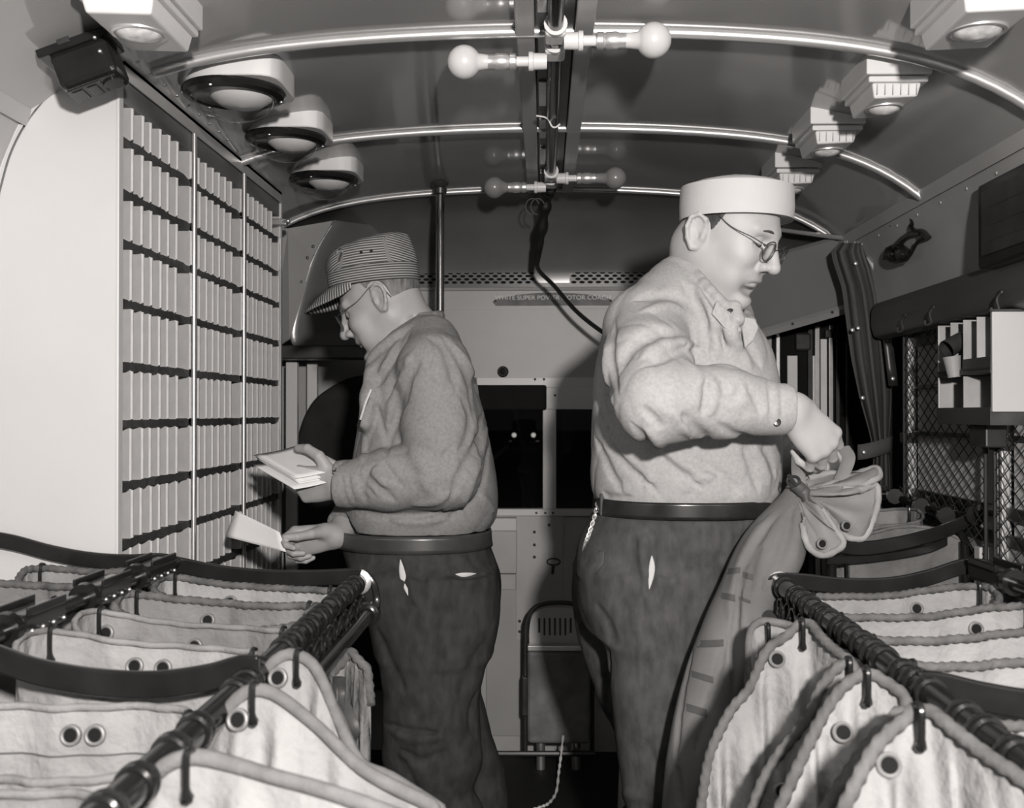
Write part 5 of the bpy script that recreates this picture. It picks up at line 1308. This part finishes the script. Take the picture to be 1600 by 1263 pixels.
# ---------------------------------------------------------------- man in the white cap
YR = 2.33
RR_ = thing('person', 'man in round white cap and pale work shirt tying up a canvas sack', 'person', (0.30, YR, 0))
def rsec(y, xl, xr, ry, dy=0.0):
    a = at(xl, y, YR); b = at(xr, y, YR)
    return (a.z, (a.x + b.x) / 2, YR + dy, (b.x - a.x) / 2, ry)
f, l, u = frame((math.cos(math.radians(-32)) * .883, math.sin(math.radians(-32)) * .883, -.469), (0, 0, 1))
rO = at(1135, 359, 2.27); rs_ = 1.09
B = Sdf()
rneck = at(1098, 456, 2.35)
rW = head(B, rO, f, l, u, rs_, rneck, skull=((.004, 0, .022), (.087, .078, .085)), ear_dz=-.019, ear_dx=-.004)
rsh = at(1012, 505, 2.19); rel = at(1016, 630, 1.97); rwr = at(1236, 640, 2.045)
lsh = Vector((.395, 2.50, 1.455)); lel = Vector((.45, 2.62, 1.15)); lwr = at(1296, 716, 2.40)
tor = [at(1085, 450, 2.35), at(1070, 560, 2.34), at(1070, 700, 2.34), at(1060, 830, 2.34)]
B.chain(tor, [0.07, 0.13, 0.14, 0.13], k=0.03)
B.chain([tor[0] + Vector((0, -.03, -.03)), rsh], [0.06, 0.05], k=0.03); B.chain([rsh, rel, rwr], [0.05, 0.042, 0.031], k=0.02)
B.chain([tor[0] + Vector((0, .03, -.03)), lsh], [0.06, 0.05], k=0.03); B.chain([lsh, lel, lwr], [0.05, 0.042, 0.031], k=0.02)
rhip = at(1010, 850, 2.25); rkn = at(1040, 1150, 2.22); rak = Vector((.26, 2.27, .09))
lhip = at(1090, 850, 2.45); lkn = at(1012, 1120, 2.46); lak = Vector((.20, 2.52, .09))
B.chain([rhip, rkn, rak], [0.065, 0.06, 0.04], k=0.03); B.chain([lhip, lkn, lak], [0.085, 0.06, 0.04], k=0.03)
# right hand: fist drawn down over the strap, knuckles to the right
hd = at(1288, 692, 2.07) - rwr
rt = hand(B, rwr, hd, Vector((0.22, -0.90, 0.30)), 1, ((38, 80, 48), (42, 84, 48), (46, 86, 50), (50, 86, 50)),
          ((.70, .45, -.75), (.85, -.05, -.60), (.8, -.3, -.55)), 1.16, (9, 2, -6, -13))
# left hand, behind and below it, fingers pointing back to the right and up round the neck of the sack
lt = hand(B, lwr, Vector((-0.84, -0.54, -0.02)), Vector((-0.5, 0.85, 0.1)), -1, ((50, 75, 40), (48, 80, 40), (52, 84, 42), (58, 84, 42)),
          ((.75, .35, -.5), (.7, .0, -.7), (.5, -.1, -.85)), 0.98)
rb = B.mesh('body', SKIN_R, 0.003, RR_)

# shirt
S = Sdf()
S.loft([rsec(783, 934, 1208, .176), rsec(772, 925, 1217, .186), rsec(740, 922, 1219, .196), rsec(680, 924, 1219, .195), rsec(600, 926, 1216, .19),
        rsec(550, 934, 1204, .19), rsec(515, 943, 1184, .185), rsec(485, 956, 1150, .172), rsec(460, 978, 1122, .15), rsec(440, 1006, 1108, .118),
        rsec(420, 1038, 1102, .085), rsec(405, 1050, 1096, .070)], n=2.2)
S.chain([at(1062, 455, 2.30), rsh + Vector((0.0, 0.015, -0.012)), rel.lerp(rsh, .45), rel + Vector((.012, 0, 0)), rel.lerp(rwr, .5) + Vector((0, 0, .008)), rel.lerp(rwr, .90)],
        [0.075, 0.086, 0.082, 0.074, 0.066, 0.050], k=0.018)
S.chain([at(1110, 455, 2.42), lsh, lel, lel.lerp(lwr, .86)], [0.075, 0.080, 0.068, 0.050], k=0.035)
# cuffs
cd = (rwr - rel).normalized()
S.cone(rel.lerp(rwr, .80), rel.lerp(rwr, .975), 0.050, 0.047, k=0.004)
S.cone(rel.lerp(rwr, .92), rwr + cd * .05, 0.0375, 0.0375, 's', 0.003)
S.plane(rel.lerp(rwr, .975), cd, c=rwr, r=0.07)
ld = (lwr - lel).normalized()
S.cone(lel.lerp(lwr, .75), lel.lerp(lwr, .92), 0.048, 0.045, k=0.004)
S.cone(lel.lerp(lwr, .85), lwr + ld * .05, 0.036, 0.036, 's', 0.003)
S.plane(lel.lerp(lwr, .92), ld, c=lwr, r=0.06)
# neck opening and collar band
fx = Vector((f.x, f.y, 0)).normalized(); lx = Vector((l.x, l.y, 0)).normalized()
nc = at(1096, 440, 2.345)
def collar(S, ring, r, k=0.006):
    S.chain([ring[i] for i in range(len(ring))], [r] * len(ring), k=k)
S.cone(at(1096, 470, 2.32), at(1112, 385, 2.30), 0.060, 0.078, 's', 0.012)
cr = spline([at(1160, 516, 2.165), at(1138, 490, 2.155), at(1110, 456, 2.18), at(1084, 428, 2.24), at(1066, 412, 2.34), at(1090, 415, 2.43), at(1140, 460, 2.43), at(1172, 505, 2.33), at(1170, 520, 2.22)], 3)
S.chain(cr, [0.013] * len(cr), k=0.010)
cr2 = [p + Vector((-.012, -.012, -.026)) for p in cr]
S.chain(cr2, [0.012] * len(cr2), k=0.010)
S.chain([at(1148, 480, 2.15), at(1152, 500, 2.135), at(1150, 516, 2.135)], [.014, .012, .008], k=.012)
S.folds([
    ([(1150, 500), (1172, 545), (1192, 580)], .010, .006), ([(1138, 505), (1158, 550), (1176, 582)], .010, -.006),
    ([(990, 470), (1030, 462), (1075, 470), (1105, 500)], .014, .008), ([(1000, 488), (1040, 478), (1070, 486)], .012, -.007),
    ([(965, 590), (985, 545), (1030, 520), (1075, 522)], .016, .010), ([(1000, 560), (1040, 540), (1090, 538)], .016, -.010),
    ([(1000, 575), (1045, 556), (1080, 535)], .009, .008), ([(1030, 570), (1050, 552), (1098, 545)], .008, .007),
    ([(1062, 438), (1085, 470), (1100, 515), (1106, 560)], .012, .010), ([(1080, 440), (1108, 480), (1118, 530), (1122, 560)], .011, -.009),
    ([(1095, 450), (1120, 490), (1132, 545)], .010, .008), ([(1115, 478), (1140, 530), (1150, 570)], .010, -.007),
    ([(960, 500), (955, 560), (966, 620)], .010, .009), ([(950, 520), (946, 580), (962, 640)], .010, -.008),
    ([(935, 560), (942, 640), (965, 690)], .011, .010), ([(930, 620), (945, 680), (985, 730), (1030, 770)], .011, .009),
    ([(928, 680), (950, 730), (972, 772)], .010, .009), ([(945, 660), (975, 710), (1015, 745)], .012, -.008),
    ([(985, 660), (1020, 700), (1060, 735), (1100, 765)], .012, .008), ([(1005, 665), (1050, 715), (1110, 750)], .013, -.008),
    ([(1160, 695), (1175, 730), (1185, 770)], .010, .008), ([(1175, 690), (1192, 725), (1203, 765)], .010, -.008),
    ([(1190, 690), (1205, 720), (1212, 750)], .008, .007), ([(1090, 720), (1130, 745), (1160, 775)], .010, .007),
    ([(1010, 765), (1012, 735), (1005, 700)], .012, -.006), ([(1060, 772), (1085, 750), (1120, 742)], .010, -.007),
    ([(1104, 590), (1100, 620), (1098, 650)], .008, .007), ([(1128, 590), (1134, 615), (1150, 622), (1156, 600)], .007, .007),
    ([(1112, 585), (1116, 620), (1110, 652)], .009, -.006), ([(1166, 600), (1182, 625), (1188, 650)], .009, .006),
    ([(1060, 645), (1085, 668), (1110, 690)], .010, .009), ([(1030, 632), (1055, 650), (1080, 685)], .011, -.008),
    ([(1000, 635), (1020, 652), (1035, 672)], .008, .008), ([(1120, 660), (1150, 680), (1195, 685)], .008, .007),
    ([(1200, 585), (1204, 625), (1205, 665)], .006, .004), ([(1218, 588), (1222, 628), (1220, 668)], .006, .003),
    ([(1068, 560), (1092, 600), (1085, 640)], .018, -.006), ([(940, 770), (955, 778), (990, 776)], .008, .006),
], 1.8, 2.8)
S.cloth(.0036, 1.0, 1.3)
S.mesh('shirt', SHIRT_R, 0.0045, RR_)
g = MB(); g.prism([at(1156, 494, 2.150), at(1180, 498, 2.150), at(1186, 512, 2.150), at(1177, 533, 2.150), at(1164, 545, 2.150)], (0, .006, 0)); obj('collar_point', g, SHIRT_R, RR_, bevel=.003)
g = MB(); g.prism([at(1120, 470, 2.135), at(1142, 490, 2.128), at(1160, 516, 2.135), at(1153, 522, 2.128), at(1132, 512, 2.122), at(1112, 490, 2.125)], (0, .006, 0)); obj('collar_point', g, SHIRT_R, RR_, bevel=.003)
for (x, y, Y) in ((1141, 488, 2.135), (1214, 660, 2.07)):
    q = S.march(x, y, 1.8, 2.6, .002); g = MB(); n_ = (Vector((0, 0, EYE)) - q).normalized()
    g.lathe([(0.0, -.002), (.0075, -.002), (.0075, .002), (.0055, .0035), (.0, .003)], q, n_, 16)
    obj('button', g, BUTTON, RR_, smooth=True)

# trousers
T = Sdf()
T.loft([rsec(790, 930, 1203, .172), rsec(808, 922, 1206, .178), rsec(850, 902, 1190, .185), rsec(890, 897, 1170, .185), rsec(940, 901, 1150, .18), rsec(975, 910, 1135, .17)], n=2.2)
def leg(T, secs):
    T.loft(secs, k=0.05, n=2.1)
def lsec(y, xl, xr, Y, ry):
    a = at(xl, y, Y); b = at(xr, y, Y); return (a.z, (a.x + b.x) / 2, Y, (b.x - a.x) / 2, ry)
leg(T, [lsec(900, 925, 1120, 2.25, .10), lsec(960, 936, 1135, 2.24, .105), lsec(1020, 948, 1125, 2.23, .10), lsec(1100, 955, 1105, 2.22, .095), lsec(1180, 964, 1095, 2.22, .088), lsec(1263, 976, 1090, 2.22, .082),
        (.42, .26, 2.24, .078, .080), (.2, .265, 2.27, .072, .08), (.10, .27, 2.28, .075, .085)])
leg(T, [lsec(880, 898, 1170, 2.45, .10), lsec(940, 892, 1150, 2.45, .105), lsec(1010, 905, 1110, 2.45, .10), lsec(1100, 936, 1095, 2.46, .095), lsec(1200, 985, 1100, 2.47, .085), (.55, .23, 2.48, .078, .08),
        (.3, .22, 2.51, .074, .08), (.10, .215, 2.53, .076, .085)])
T.folds([([(1018, 822), (1020, 860), (1018, 905), (1008, 940)], .007, .012), ([(992, 840), (990, 880), (1002, 935)], .014, .006),
         ([(1006, 830), (1006, 870), (1008, 910)], .012, -.006), ([(1002, 945), (1000, 1010), (1002, 1080)], .008, -.004),
         ([(950, 1010), (952, 1060), (948, 1110)], .008, .016), ([(1040, 820), (1058, 850), (1058, 890)], .010, .005),
         ([(930, 940), (955, 985), (960, 1010)], .012, .006), ([(1004, 1150), (1020, 1190), (1038, 1240)], .010, .005),
         ([(960, 1240), (1000, 1245), (1035, 1255)], .012, -.007), ([(1010, 800), (1090, 806), (1180, 812)], .004, .003), ([(1030, 900), (1080, 880), (1140, 870)], .02, .006)], 1.9, 2.8)
T.cloth(.0026, .7, 2.2)
T.mesh('trousers', DENIM_R, 0.0055, RR_)
# belt with loops, pocket lining, back pocket and key chain
def band(root, name, secs_y, rows, m, ry, Yc, ex=0.006):
    """ring of leather round the waist between two picture heights"""
    g = MB(); R_ = []
    for (y, xl, xr) in rows:
        a = at(xl, y, Yc); b = at(xr, y, Yc); cx = (a.x + b.x) / 2; rx = (b.x - a.x) / 2 + ex
        ring = []
        for k in range(48):
            q = 2 * PI * k / 48; cc, ss = math.cos(q), math.sin(q)
            e = (abs(cc) ** 2.2 + abs(ss) ** 2.2) ** (-1 / 2.2)
            ring.append(Vector((cx + rx * cc * e, Yc + (ry + ex) * ss * e, a.z)))
        R_.append(ring)
    g.grid(R_, True)
    return obj(name, g, m, root, smooth=True, solid=0.004)
bl = band(RR_, 'belt', None, [(775, 932, 1205), (779, 931, 1206), (795, 930, 1206), (800, 930, 1206)], BELT, .180, YR, .004)
for x in (942, 1010, 1196):
    g = MB(); q = T.march(x, 797, 1.9, 2.6, .002)
    g.box((q.x, q.y - .008, at(x, 788, q.y).z), (.012, .005, .046)); obj('belt_loop', g, DENIM_R, RR_, bevel=.0015)
def slit(root, T, pts, wmax, name='pocket_lining', m=CAPW):
    P = [T.march(x, y, 1.9, 3.0, .002) + Vector((0, -.006, 0)) for x, y in pts]; P = spline(P, 4); n = len(P)
    g = MB(); g.tube(P, [max(.0006, wmax * math.sin(PI * i / (n - 1)) ** .8) for i in range(n)], 8, flat=((0, 1, 0), .35))
    obj(name, g, m, root, smooth=True)
slit(RR_, T, [(1018, 868), (1018, 890), (1014, 920)], .006)
def patch(root, T, poly, name, m, off=.004):
    P = [T.march(x, y, 1.9, 3.0, .002) + Vector((0, -off, 0)) for x, y in poly]; n = len(P)
    c = sum(P, Vector()) / n; g = MB(); g.add(P + [c + Vector((0, -.004, 0))], [(k, (k + 1) % n, n) for k in range(n)])
    return obj(name, g, m, root, smooth=True, solid=.004)
patch(RR_, T, [(902, 858), (918, 850), (938, 862), (944, 862), (943, 880), (930, 896), (906, 908), (901, 900)], 'back_pocket', DENIM_R)
ch = spline([at(936, 770, 2.30), at(931, 800, 2.27), at(922, 830, 2.26), at(915, 850, 2.26), at(912, 868, 2.27)], 6)
for i in range(0, len(ch) - 1):
    g = MB(); c = (ch[i] + ch[i + 1]) / 2; d_ = (ch[i + 1] - ch[i]).normalized(); sd = Vector((1, 0, 0)) if i % 2 else Vector((0, -1, 0))
    g.tube([c + d_ * .0068 * math.cos(a) + sd * .0036 * math.sin(a) for a in [2 * PI * k / 10 for k in range(10)]], .0013, 5, closed=True)
    obj('chain_link', g, CHROME, RR_, smooth=True)
# cap: stiff turned-up band with a soft crown
cc = Vector(rW(-.006, 0, .062)); cax = (Vector((0, 0, 1)) * .93 + u * .12 + Vector((-.03, 0, 0))).normalized()
cc = at(1151, 309, 2.27)
g = MB(); hw = .117; ref = (f.x, f.y, 0)
g.lathe([(hw * .93, -.045), (hw, -.048), (hw * 1.01, -.02), (hw * 1.0, .012), (hw * .985, .020), (hw * .95, .018), (hw * .93, .006)], cc, cax, 48, ref=ref, sx=1.0)
cb = obj('cap', g, CAPW, RR_, smooth=True, angle=80)
g = MB(); g.lathe([(hw * .95, .006), (hw * .93, .018), (hw * .74, .030), (hw * .42, .039), (0, .041)], cc, cax, 48, ref=ref)
obj('crown', g, CAPW, cb, smooth=True, angle=80)
# short dark hair below the cap
H = Sdf()
Rm = np.array([f, l, u]).T
H.ell(rW(.002, 0, .020), np.array([.0885, .0805, .086]) * rs_, Rm)
H.ell(rW(.085, 0, -.01), np.array([.09, .12, .115]) * rs_, Rm, 's', .006)
H.ell(rW(-.005, .0, -.085), np.array([.14, .12, .062]) * rs_, Rm, 's', .006)
for y in (1, -1): H.ell(rW(-.016, .083 * y, -.027), np.array([.022, .03, .035]) * rs_, Rm, 's', .004)
H.mesh('hair', HAIRD, .004, RR_)
spectacles(RR_, rW, rs_); eyes(RR_, rW, rs_, HAIRD)
def shoe(root, ak, d, m):
    S_ = Sdf(); d = Vector(d).normalized(); a = Vector((ak.x, ak.y, .055))
    S_.cone(a - d * .05, a + d * .02, .046, .046, k=.02); S_.cone(a + d * .02 + Vector((0, 0, -.01)), a + d * .17 + Vector((0, 0, -.020)), .046, .035, k=.03)
    S_.cone(a, a + Vector((0, 0, .06)), .046, .05, k=.02); S_.plane((0, 0, .001), (0, 0, -1), c=a, r=.4)
    S_.mesh('shoe', m, .006, root)
shoe(RR_, rak, (.85, -.5, 0), LEATHER); shoe(RR_, lak, (.85, -.3, 0), LEATHER)

# ---------------------------------------------------------------- man in the striped cap
YL = 2.60
LL_ = thing('person', 'man in striped peaked cap and grey shirt reading letters at the pigeonholes', 'person', (-0.29, YL, 0))
def psec(y, xl, xr, ry, dy=0.0):
    a = at(xl, y, YL); b = at(xr, y, YL)
    return (a.z, (a.x + b.x) / 2, YL + dy, (b.x - a.x) / 2, ry)
pp = math.radians(30); pyaw = math.radians(176)
f, l, u = frame((math.cos(pyaw) * math.cos(pp), math.sin(pyaw) * math.cos(pp), -math.sin(pp)), (0, 0, 1))
lO = at(596, 470, YL - .01); ls_ = .98
B = Sdf()
lneck = at(660, 545, YL)
lW = head(B, lO, f, l, u, ls_, lneck, old=True)
psh = at(678, 578, 2.43); pel = at(694, 748, 2.40); pwr = at(530, 757, 2.43)
qsh = Vector((-.34, 2.78, 1.39)); qel = Vector((-.40, 2.74, 1.10)); qwr = at(524, 838, 2.52)
tor = [at(660, 540, YL), at(665, 620, YL), at(660, 740, YL), at(655, 860, YL)]
B.chain(tor, [0.07, 0.12, 0.12, 0.12], k=.03)
B.chain([tor[0] + Vector((.02, -.04, -.03)), psh], [.06, .05], k=.03); B.chain([psh, pel, pwr], [.048, .04, .03], k=.02)
B.chain([tor[0] + Vector((.02, .04, -.03)), qsh], [.06, .05], k=.03); B.chain([qsh, qel, qwr], [.048, .04, .03], k=.02)
phip = at(675, 900, 2.54); pkn = at(672, 1120, 2.50); pak = Vector((-.24, 2.52, .09))
qhip = at(675, 890, 2.70); qkn = at(682, 1120, 2.70); qak = Vector((-.17, 2.72, .09))
B.chain([phip, pkn, pak], [.065, .06, .04], k=.03); B.chain([qhip, qkn, qak], [.08, .06, .04], k=.03)
# left hand under the stack of letters, thumb on top
hand(B, pwr, at(468, 758, 2.45) - pwr, Vector((.0, -.98, -.12)), -1, ((72, 28, 12), (76, 30, 14), (78, 34, 18), (80, 38, 22)),
     ((.42, .90, .20), (.85, .45, -.25), (.95, .02, -.32)), 1.05)
# right hand pinching one letter, palm toward the camera side
hand(B, qwr, at(452, 846, 2.50) - qwr, Vector((.05, .72, .40)), 1, ((48, 62, 34), (60, 72, 38), (66, 78, 42), (70, 82, 44)),
     ((.70, .35, -.60), (.92, .15, -.35), (.98, .0, .10)), .98)
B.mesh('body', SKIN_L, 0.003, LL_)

S = Sdf()
S.loft([psec(826, 548, 763, .165), psec(815, 540, 774, .178), psec(795, 540, 778, .186), psec(760, 546, 778, .188), psec(700, 556, 768, .188), psec(640, 566, 755, .188),
        psec(600, 573, 742, .186), psec(570, 580, 729, .176), psec(545, 592, 714, .152), psec(525, 606, 703, .118), psec(508, 618, 694, .085), psec(492, 640, 690, .068)], n=2.2)
S.chain([at(672, 540, 2.52), psh, pel.lerp(psh, .45), pel + Vector((0, .005, .01)), pel.lerp(pwr, .5) + Vector((0, 0, .004)), pel.lerp(pwr, .9)],
        [.072, .082, .083, .079, .070, .054], k=.016)
S.chain([at(660, 540, 2.68), qsh, qel, qel.lerp(qwr, .80)], [.07, .076, .064, .046], k=.03)
cd = (pwr - pel).normalized()
S.cone(pel.lerp(pwr, .78), pel.lerp(pwr, 1.02), .056, .053, k=.004)
S.cone(pel.lerp(pwr, .90), pwr + cd * .06, .044, .044, 's', .003)
S.plane(pel.lerp(pwr, 1.02), cd, c=pwr, r=.07)
qd = (qwr - qel).normalized()
S.plane(qel.lerp(qwr, .86), qd, c=qwr, r=.06)
S.cone(at(655, 560, YL), at(628, 470, YL), .062, .080, 's', .010)
cr = spline([at(578, 590, 2.50), at(583, 560, 2.49), at(608, 535, 2.475), at(640, 515, 2.48), at(670, 500, 2.53), at(686, 494, 2.60), at(668, 505, 2.70), at(625, 530, 2.73), at(590, 560, 2.68), at(577, 585, 2.58)], 3)
S.chain(cr, [.012] * len(cr), k=.010)
cr2 = [p + Vector((.006, -.010, -.028)) for p in cr]
S.chain(cr2, [.011] * len(cr2), k=.010)
# shirt front standing clear of the chest
S.chain([at(580, 585, 2.47), at(576, 620, 2.45), at(570, 660, 2.44)], [.016, .018, .016], k=.02)
S.folds([
    ([(665, 525), (690, 540), (705, 575), (712, 610)], .012, .008), ([(690, 525), (718, 560), (735, 605), (742, 660)], .014, .009),
    ([(705, 535), (732, 570), (748, 620)], .012, -.008), ([(680, 520), (676, 550), (668, 578)], .005, .005),
    ([(640, 520), (622, 552), (600, 585), (590, 605)], .010, .009), ([(625, 530), (608, 560), (592, 585)], .010, -.008),
    ([(650, 545), (628, 580), (612, 630), (608, 665)], .011, -.009), ([(660, 560), (640, 590), (622, 640), (612, 690)], .010, .010),
    ([(645, 585), (632, 625), (610, 680), (603, 715)], .009, .010), ([(636, 560), (622, 590), (606, 625)], .010, .008),
    ([(585, 625), (596, 660), (605, 690)], .006, .008), ([(575, 655), (568, 700), (566, 725)], .010, -.006),
    ([(720, 620), (735, 650), (730, 690), (715, 710)], .012, .009), ([(755, 640), (745, 690), (720, 740), (700, 790)], .011, .010),
    ([(762, 660), (752, 710), (735, 760), (722, 800)], .012, -.008), ([(765, 690), (755, 750), (738, 790)], .010, .007),
    ([(745, 780), (720, 795), (700, 812)], .008, .008), ([(560, 800), (600, 806), (660, 806), (700, 795)], .007, .010),
    ([(600, 722), (615, 745), (632, 763)], .006, .009), ([(588, 725), (572, 742), (570, 760), (590, 778)], .007, .009),
    ([(566, 738), (580, 752), (600, 768), (620, 785)], .010, .007), ([(580, 730), (592, 748), (605, 760)], .009, -.007),
    ([(544, 735), (548, 765), (556, 790)], .004, .004), ([(534, 740), (538, 770), (548, 795)], .004, .003),
    ([(640, 700), (660, 730), (668, 770)], .018, -.006), ([(700, 700), (690, 740), (695, 775)], .014, .006),
    ([(560, 735), (566, 765), (572, 788)], .008, .007), ([(640, 790), (680, 785), (705, 770)], .010, -.006),
    ([(750, 770), (765, 790), (774, 800)], .009, -.007), ([(600, 805), (640, 815), (700, 812)], .010, -.006),
], 2.1, 3.0)
S.cloth(.0032, 1.0, 4.1)
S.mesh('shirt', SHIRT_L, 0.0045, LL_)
for x, y, m in ((572, 628, CHROME), (568, 640, BLACKM)):
    q = S.march(x, y, 2.1, 3.0, .002) + Vector((0, -.006, 0)); g = MB(); g.tube([q + Vector((.012, 0, .028)), q, q + Vector((-.012, 0, -.040))], [.0035, .0042, .003], 8)
    obj('pen', g, m, LL_, smooth=True)
T = Sdf()
T.loft([psec(832, 538, 762, .160), psec(850, 534, 766, .165), psec(885, 545, 778, .175), psec(920, 560, 783, .182), psec(960, 580, 781, .182), psec(1000, 590, 774, .175)], n=2.2)
def qsec(y, xl, xr, Y, ry):
    a = at(xl, y, Y); b = at(xr, y, Y); return (a.z, (a.x + b.x) / 2, Y, (b.x - a.x) / 2, ry)
leg(T, [qsec(900, 560, 770, 2.50, .095), qsec(960, 580, 776, 2.50, .098), qsec(1030, 592, 762, 2.50, .096), qsec(1085, 598, 750, 2.50, .092), qsec(1130, 598, 750, 2.50, .09), qsec(1190, 596, 756, 2.51, .086), qsec(1263, 602, 760, 2.52, .082),
        (.38, -.255, 2.53, .088, .08), (.2, -.25, 2.54, .08, .08), (.1, -.25, 2.54, .082, .088)])
leg(T, [qsec(900, 570, 776, 2.70, .095), qsec(980, 600, 772, 2.70, .098), qsec(1070, 625, 750, 2.70, .092), qsec(1130, 640, 764, 2.70, .088), qsec(1190, 650, 782, 2.71, .086), qsec(1263, 655, 796, 2.72, .084),
        (.38, -.185, 2.73, .085, .08), (.2, -.18, 2.74, .08, .08), (.1, -.18, 2.74, .082, .088)])
T.folds([([(618, 868), (628, 900), (640, 940), (652, 955)], .007, .010), ([(652, 870), (662, 910), (660, 950)], .010, .006),
         ([(655, 960), (652, 1030), (650, 1120)], .006, -.003), ([(600, 1130), (640, 1142), (690, 1146)], .007, .009), ([(605, 1140), (650, 1155), (700, 1150)], .012, -.008),
         ([(625, 1170), (660, 1190), (700, 1172)], .012, .007), ([(620, 1180), (640, 1215), (655, 1250)], .012, .009), ([(745, 1080), (735, 1120), (745, 1160)], .010, .008),
         ([(590, 985), (610, 1040), (635, 1085)], .016, .007), ([(690, 896), (726, 902), (765, 896)], .005, .006), ([(760, 1000), (735, 1050), (720, 1090)], .016, .006)], 2.1, 3.0)
T.cloth(.0026, .7, .6)
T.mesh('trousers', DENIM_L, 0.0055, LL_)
band(LL_, 'belt', None, [(826, 538, 762), (832, 537, 763), (846, 536, 764), (852, 536, 765)], mat('belt_worn', .05, .3, var=.4, scale=12, spec=.6), .166, YL, .006)
slit(LL_, T, [(626, 874), (630, 900), (638, 930)], .007)
slit(LL_, T, [(712, 897), (726, 898), (744, 896)], .005)
# striped cap: band, pleated crown, peak
m = bpy.data.materials.new('hickory_stripe'); m.use_nodes = True; nt = m.node_tree; p = nt.nodes['Principled BSDF']
p.inputs['Roughness'].default_value = .85; p.inputs['Specular IOR Level'].default_value = .15
tc = nt.nodes.new('ShaderNodeTexCoord'); sx = nt.nodes.new('ShaderNodeSeparateXYZ'); nt.links.new(tc.outputs['UV'], sx.inputs[0])
ma = nt.nodes.new('ShaderNodeMath'); ma.operation = 'FRACT'; nt.links.new(sx.outputs[1], ma.inputs[0])
cr_ = nt.nodes.new('ShaderNodeValToRGB'); cr_.color_ramp.elements[0].position = .52; cr_.color_ramp.elements[0].color = (.07, .07, .07, 1)
cr_.color_ramp.elements[1].position = .62; cr_.color_ramp.elements[1].color = (.36, .36, .36, 1)
nt.links.new(ma.outputs[0], cr_.inputs[0]); nt.links.new(cr_.outputs[0], p.inputs['Base Color'])
STRIPE = m
def uvset(o, fn):
    me = o.data; uv = me.uv_layers.new(name='UVMap')
    for lp in me.loops: uv.data[lp.index].uv = fn(me.vertices[lp.vertex_index].co)
cx_ = at(584, 440, YL - .01)
cax = (Vector((-.10, 0, 1)) + u * .06).normalized(); cfw = (f - cax * f.dot(cax)).normalized(); clf = cax.cross(cfw)
def cp(x, y, z): return cx_ + cfw * x + clf * y + cax * z
g = MB(); rows = []
for z, r in ((-.010, 1.0), (.008, 1.015), (.030, 1.015)):
    rows.append([cp(.107 * r * math.cos(a), .087 * r * math.sin(a), z) for a in [2 * PI * k / 48 for k in range(48)]])
g.grid(rows, True)
capb = obj('cap', g, STRIPE, LL_, smooth=True, solid=.004)
uvset(capb, lambda v: (0, (Vector(v) - cx_).dot(cax) / .0056))
g = MB(); rows = []
prof = [(.022, 1.0, 0, 1), (.030, 1.05, 0, 1), (.050, 1.04, .003, 1), (.074, .98, .004, 1), (.088, .90, 0, .95), (.097, .72, -.004, .9), (.101, .40, -.008, .9), (.102, .02, -.010, .9)]
for z, r, ox, sy in prof:
    row = []
    for k in range(72):
        a = 2 * PI * k / 72
        tilt = -.016 * math.cos(a) * min(1, (z - .022) / .05) * r * -1.0
        pl = 1 + .02 * math.cos(8 * a) * min(1, (z - .022) / .03) * (1 if r > .5 else .3)
        row.append(cp(ox + .105 * r * pl * math.cos(a), .086 * r * sy * pl * math.sin(a), z + (-.013 * (math.cos(a) - .10) * min(1, max(0, z - .025) / .05) * r)))
    rows.append(row)
g.grid(rows, True)
cro = obj('crown', g, STRIPE, capb, smooth=True, angle=70)
def cuv(v):
    q = Vector(v) - cx_; x = q.dot(cfw); y = q.dot(clf); z = q.dot(cax); a = math.atan2(y, x)
    k = int(((a + PI) / (2 * PI) * 6) % 6)
    return (0, z / .0064 + (a * 4 if k % 2 else 0))
uvset(cro, lambda v: (0, ((Vector(v) - cx_).dot(cax) + .35 * abs(((Vector(v) - cx_).dot(cfw)) + .0) * (1 if abs((Vector(v) - cx_).dot(cfw)) > .055 else 0)) / .0060))
g = MB(); rows = []
for j in range(8):
    t = j / 7; row = []
    for k in range(21):
        a = math.radians(-72 + 144 * k / 20)
        e = math.cos(a / math.radians(72) * PI / 2) ** .6
        r = 1 + t * .62 * e
        row.append(cp(.106 * r * math.cos(a) + .004, .088 * (1 + t * .12 * e) * math.sin(a), -.008 - t * .036 * e - .012 * t * t))
    rows.append(row)
g.grid(rows)
pk = obj('peak', g, STRIPE, capb, smooth=True, solid=.004)
uvset(pk, lambda v: (0, (Vector(v) - cx_).dot(cfw) / .0065))
g = MB()
for y in (-.012, .012):
    q = cp(.0, 0, .055) ; 
for dx in (-.012, .012):
    q = cp(dx - .01, .0905, .058); g.lathe([(.0018, -.001), (.0036, -.001), (.0036, .0018), (.0018, .0018)], q, clf, 12)
obj('vent_eyelet', g, BLACKM, capb, smooth=True)
H = Sdf(); Rm = np.array([f, l, u]).T
H.ell(lW(-.011, 0, .026), np.array([.098, .0815, .093]) * ls_, Rm)
H.ell(lW(.072, 0, -.01), np.array([.09, .12, .115]) * ls_, Rm, 's', .006)
H.ell(lW(.005, .0, -.092), np.array([.14, .12, .062]) * ls_, Rm, 's', .006)
for y in (1, -1): H.ell(lW(-.012, .083 * y, -.004), np.array([.026, .03, .04]) * ls_, Rm, 's', .004)
H.mesh('hair', HAIRG, .004, LL_)
spectacles(LL_, lW, ls_); eyes(LL_, lW, ls_, HAIRG)
shoe(LL_, pak, (-1, -.1, 0), LEATHER); shoe(LL_, qak, (-1, .1, 0), LEATHER)
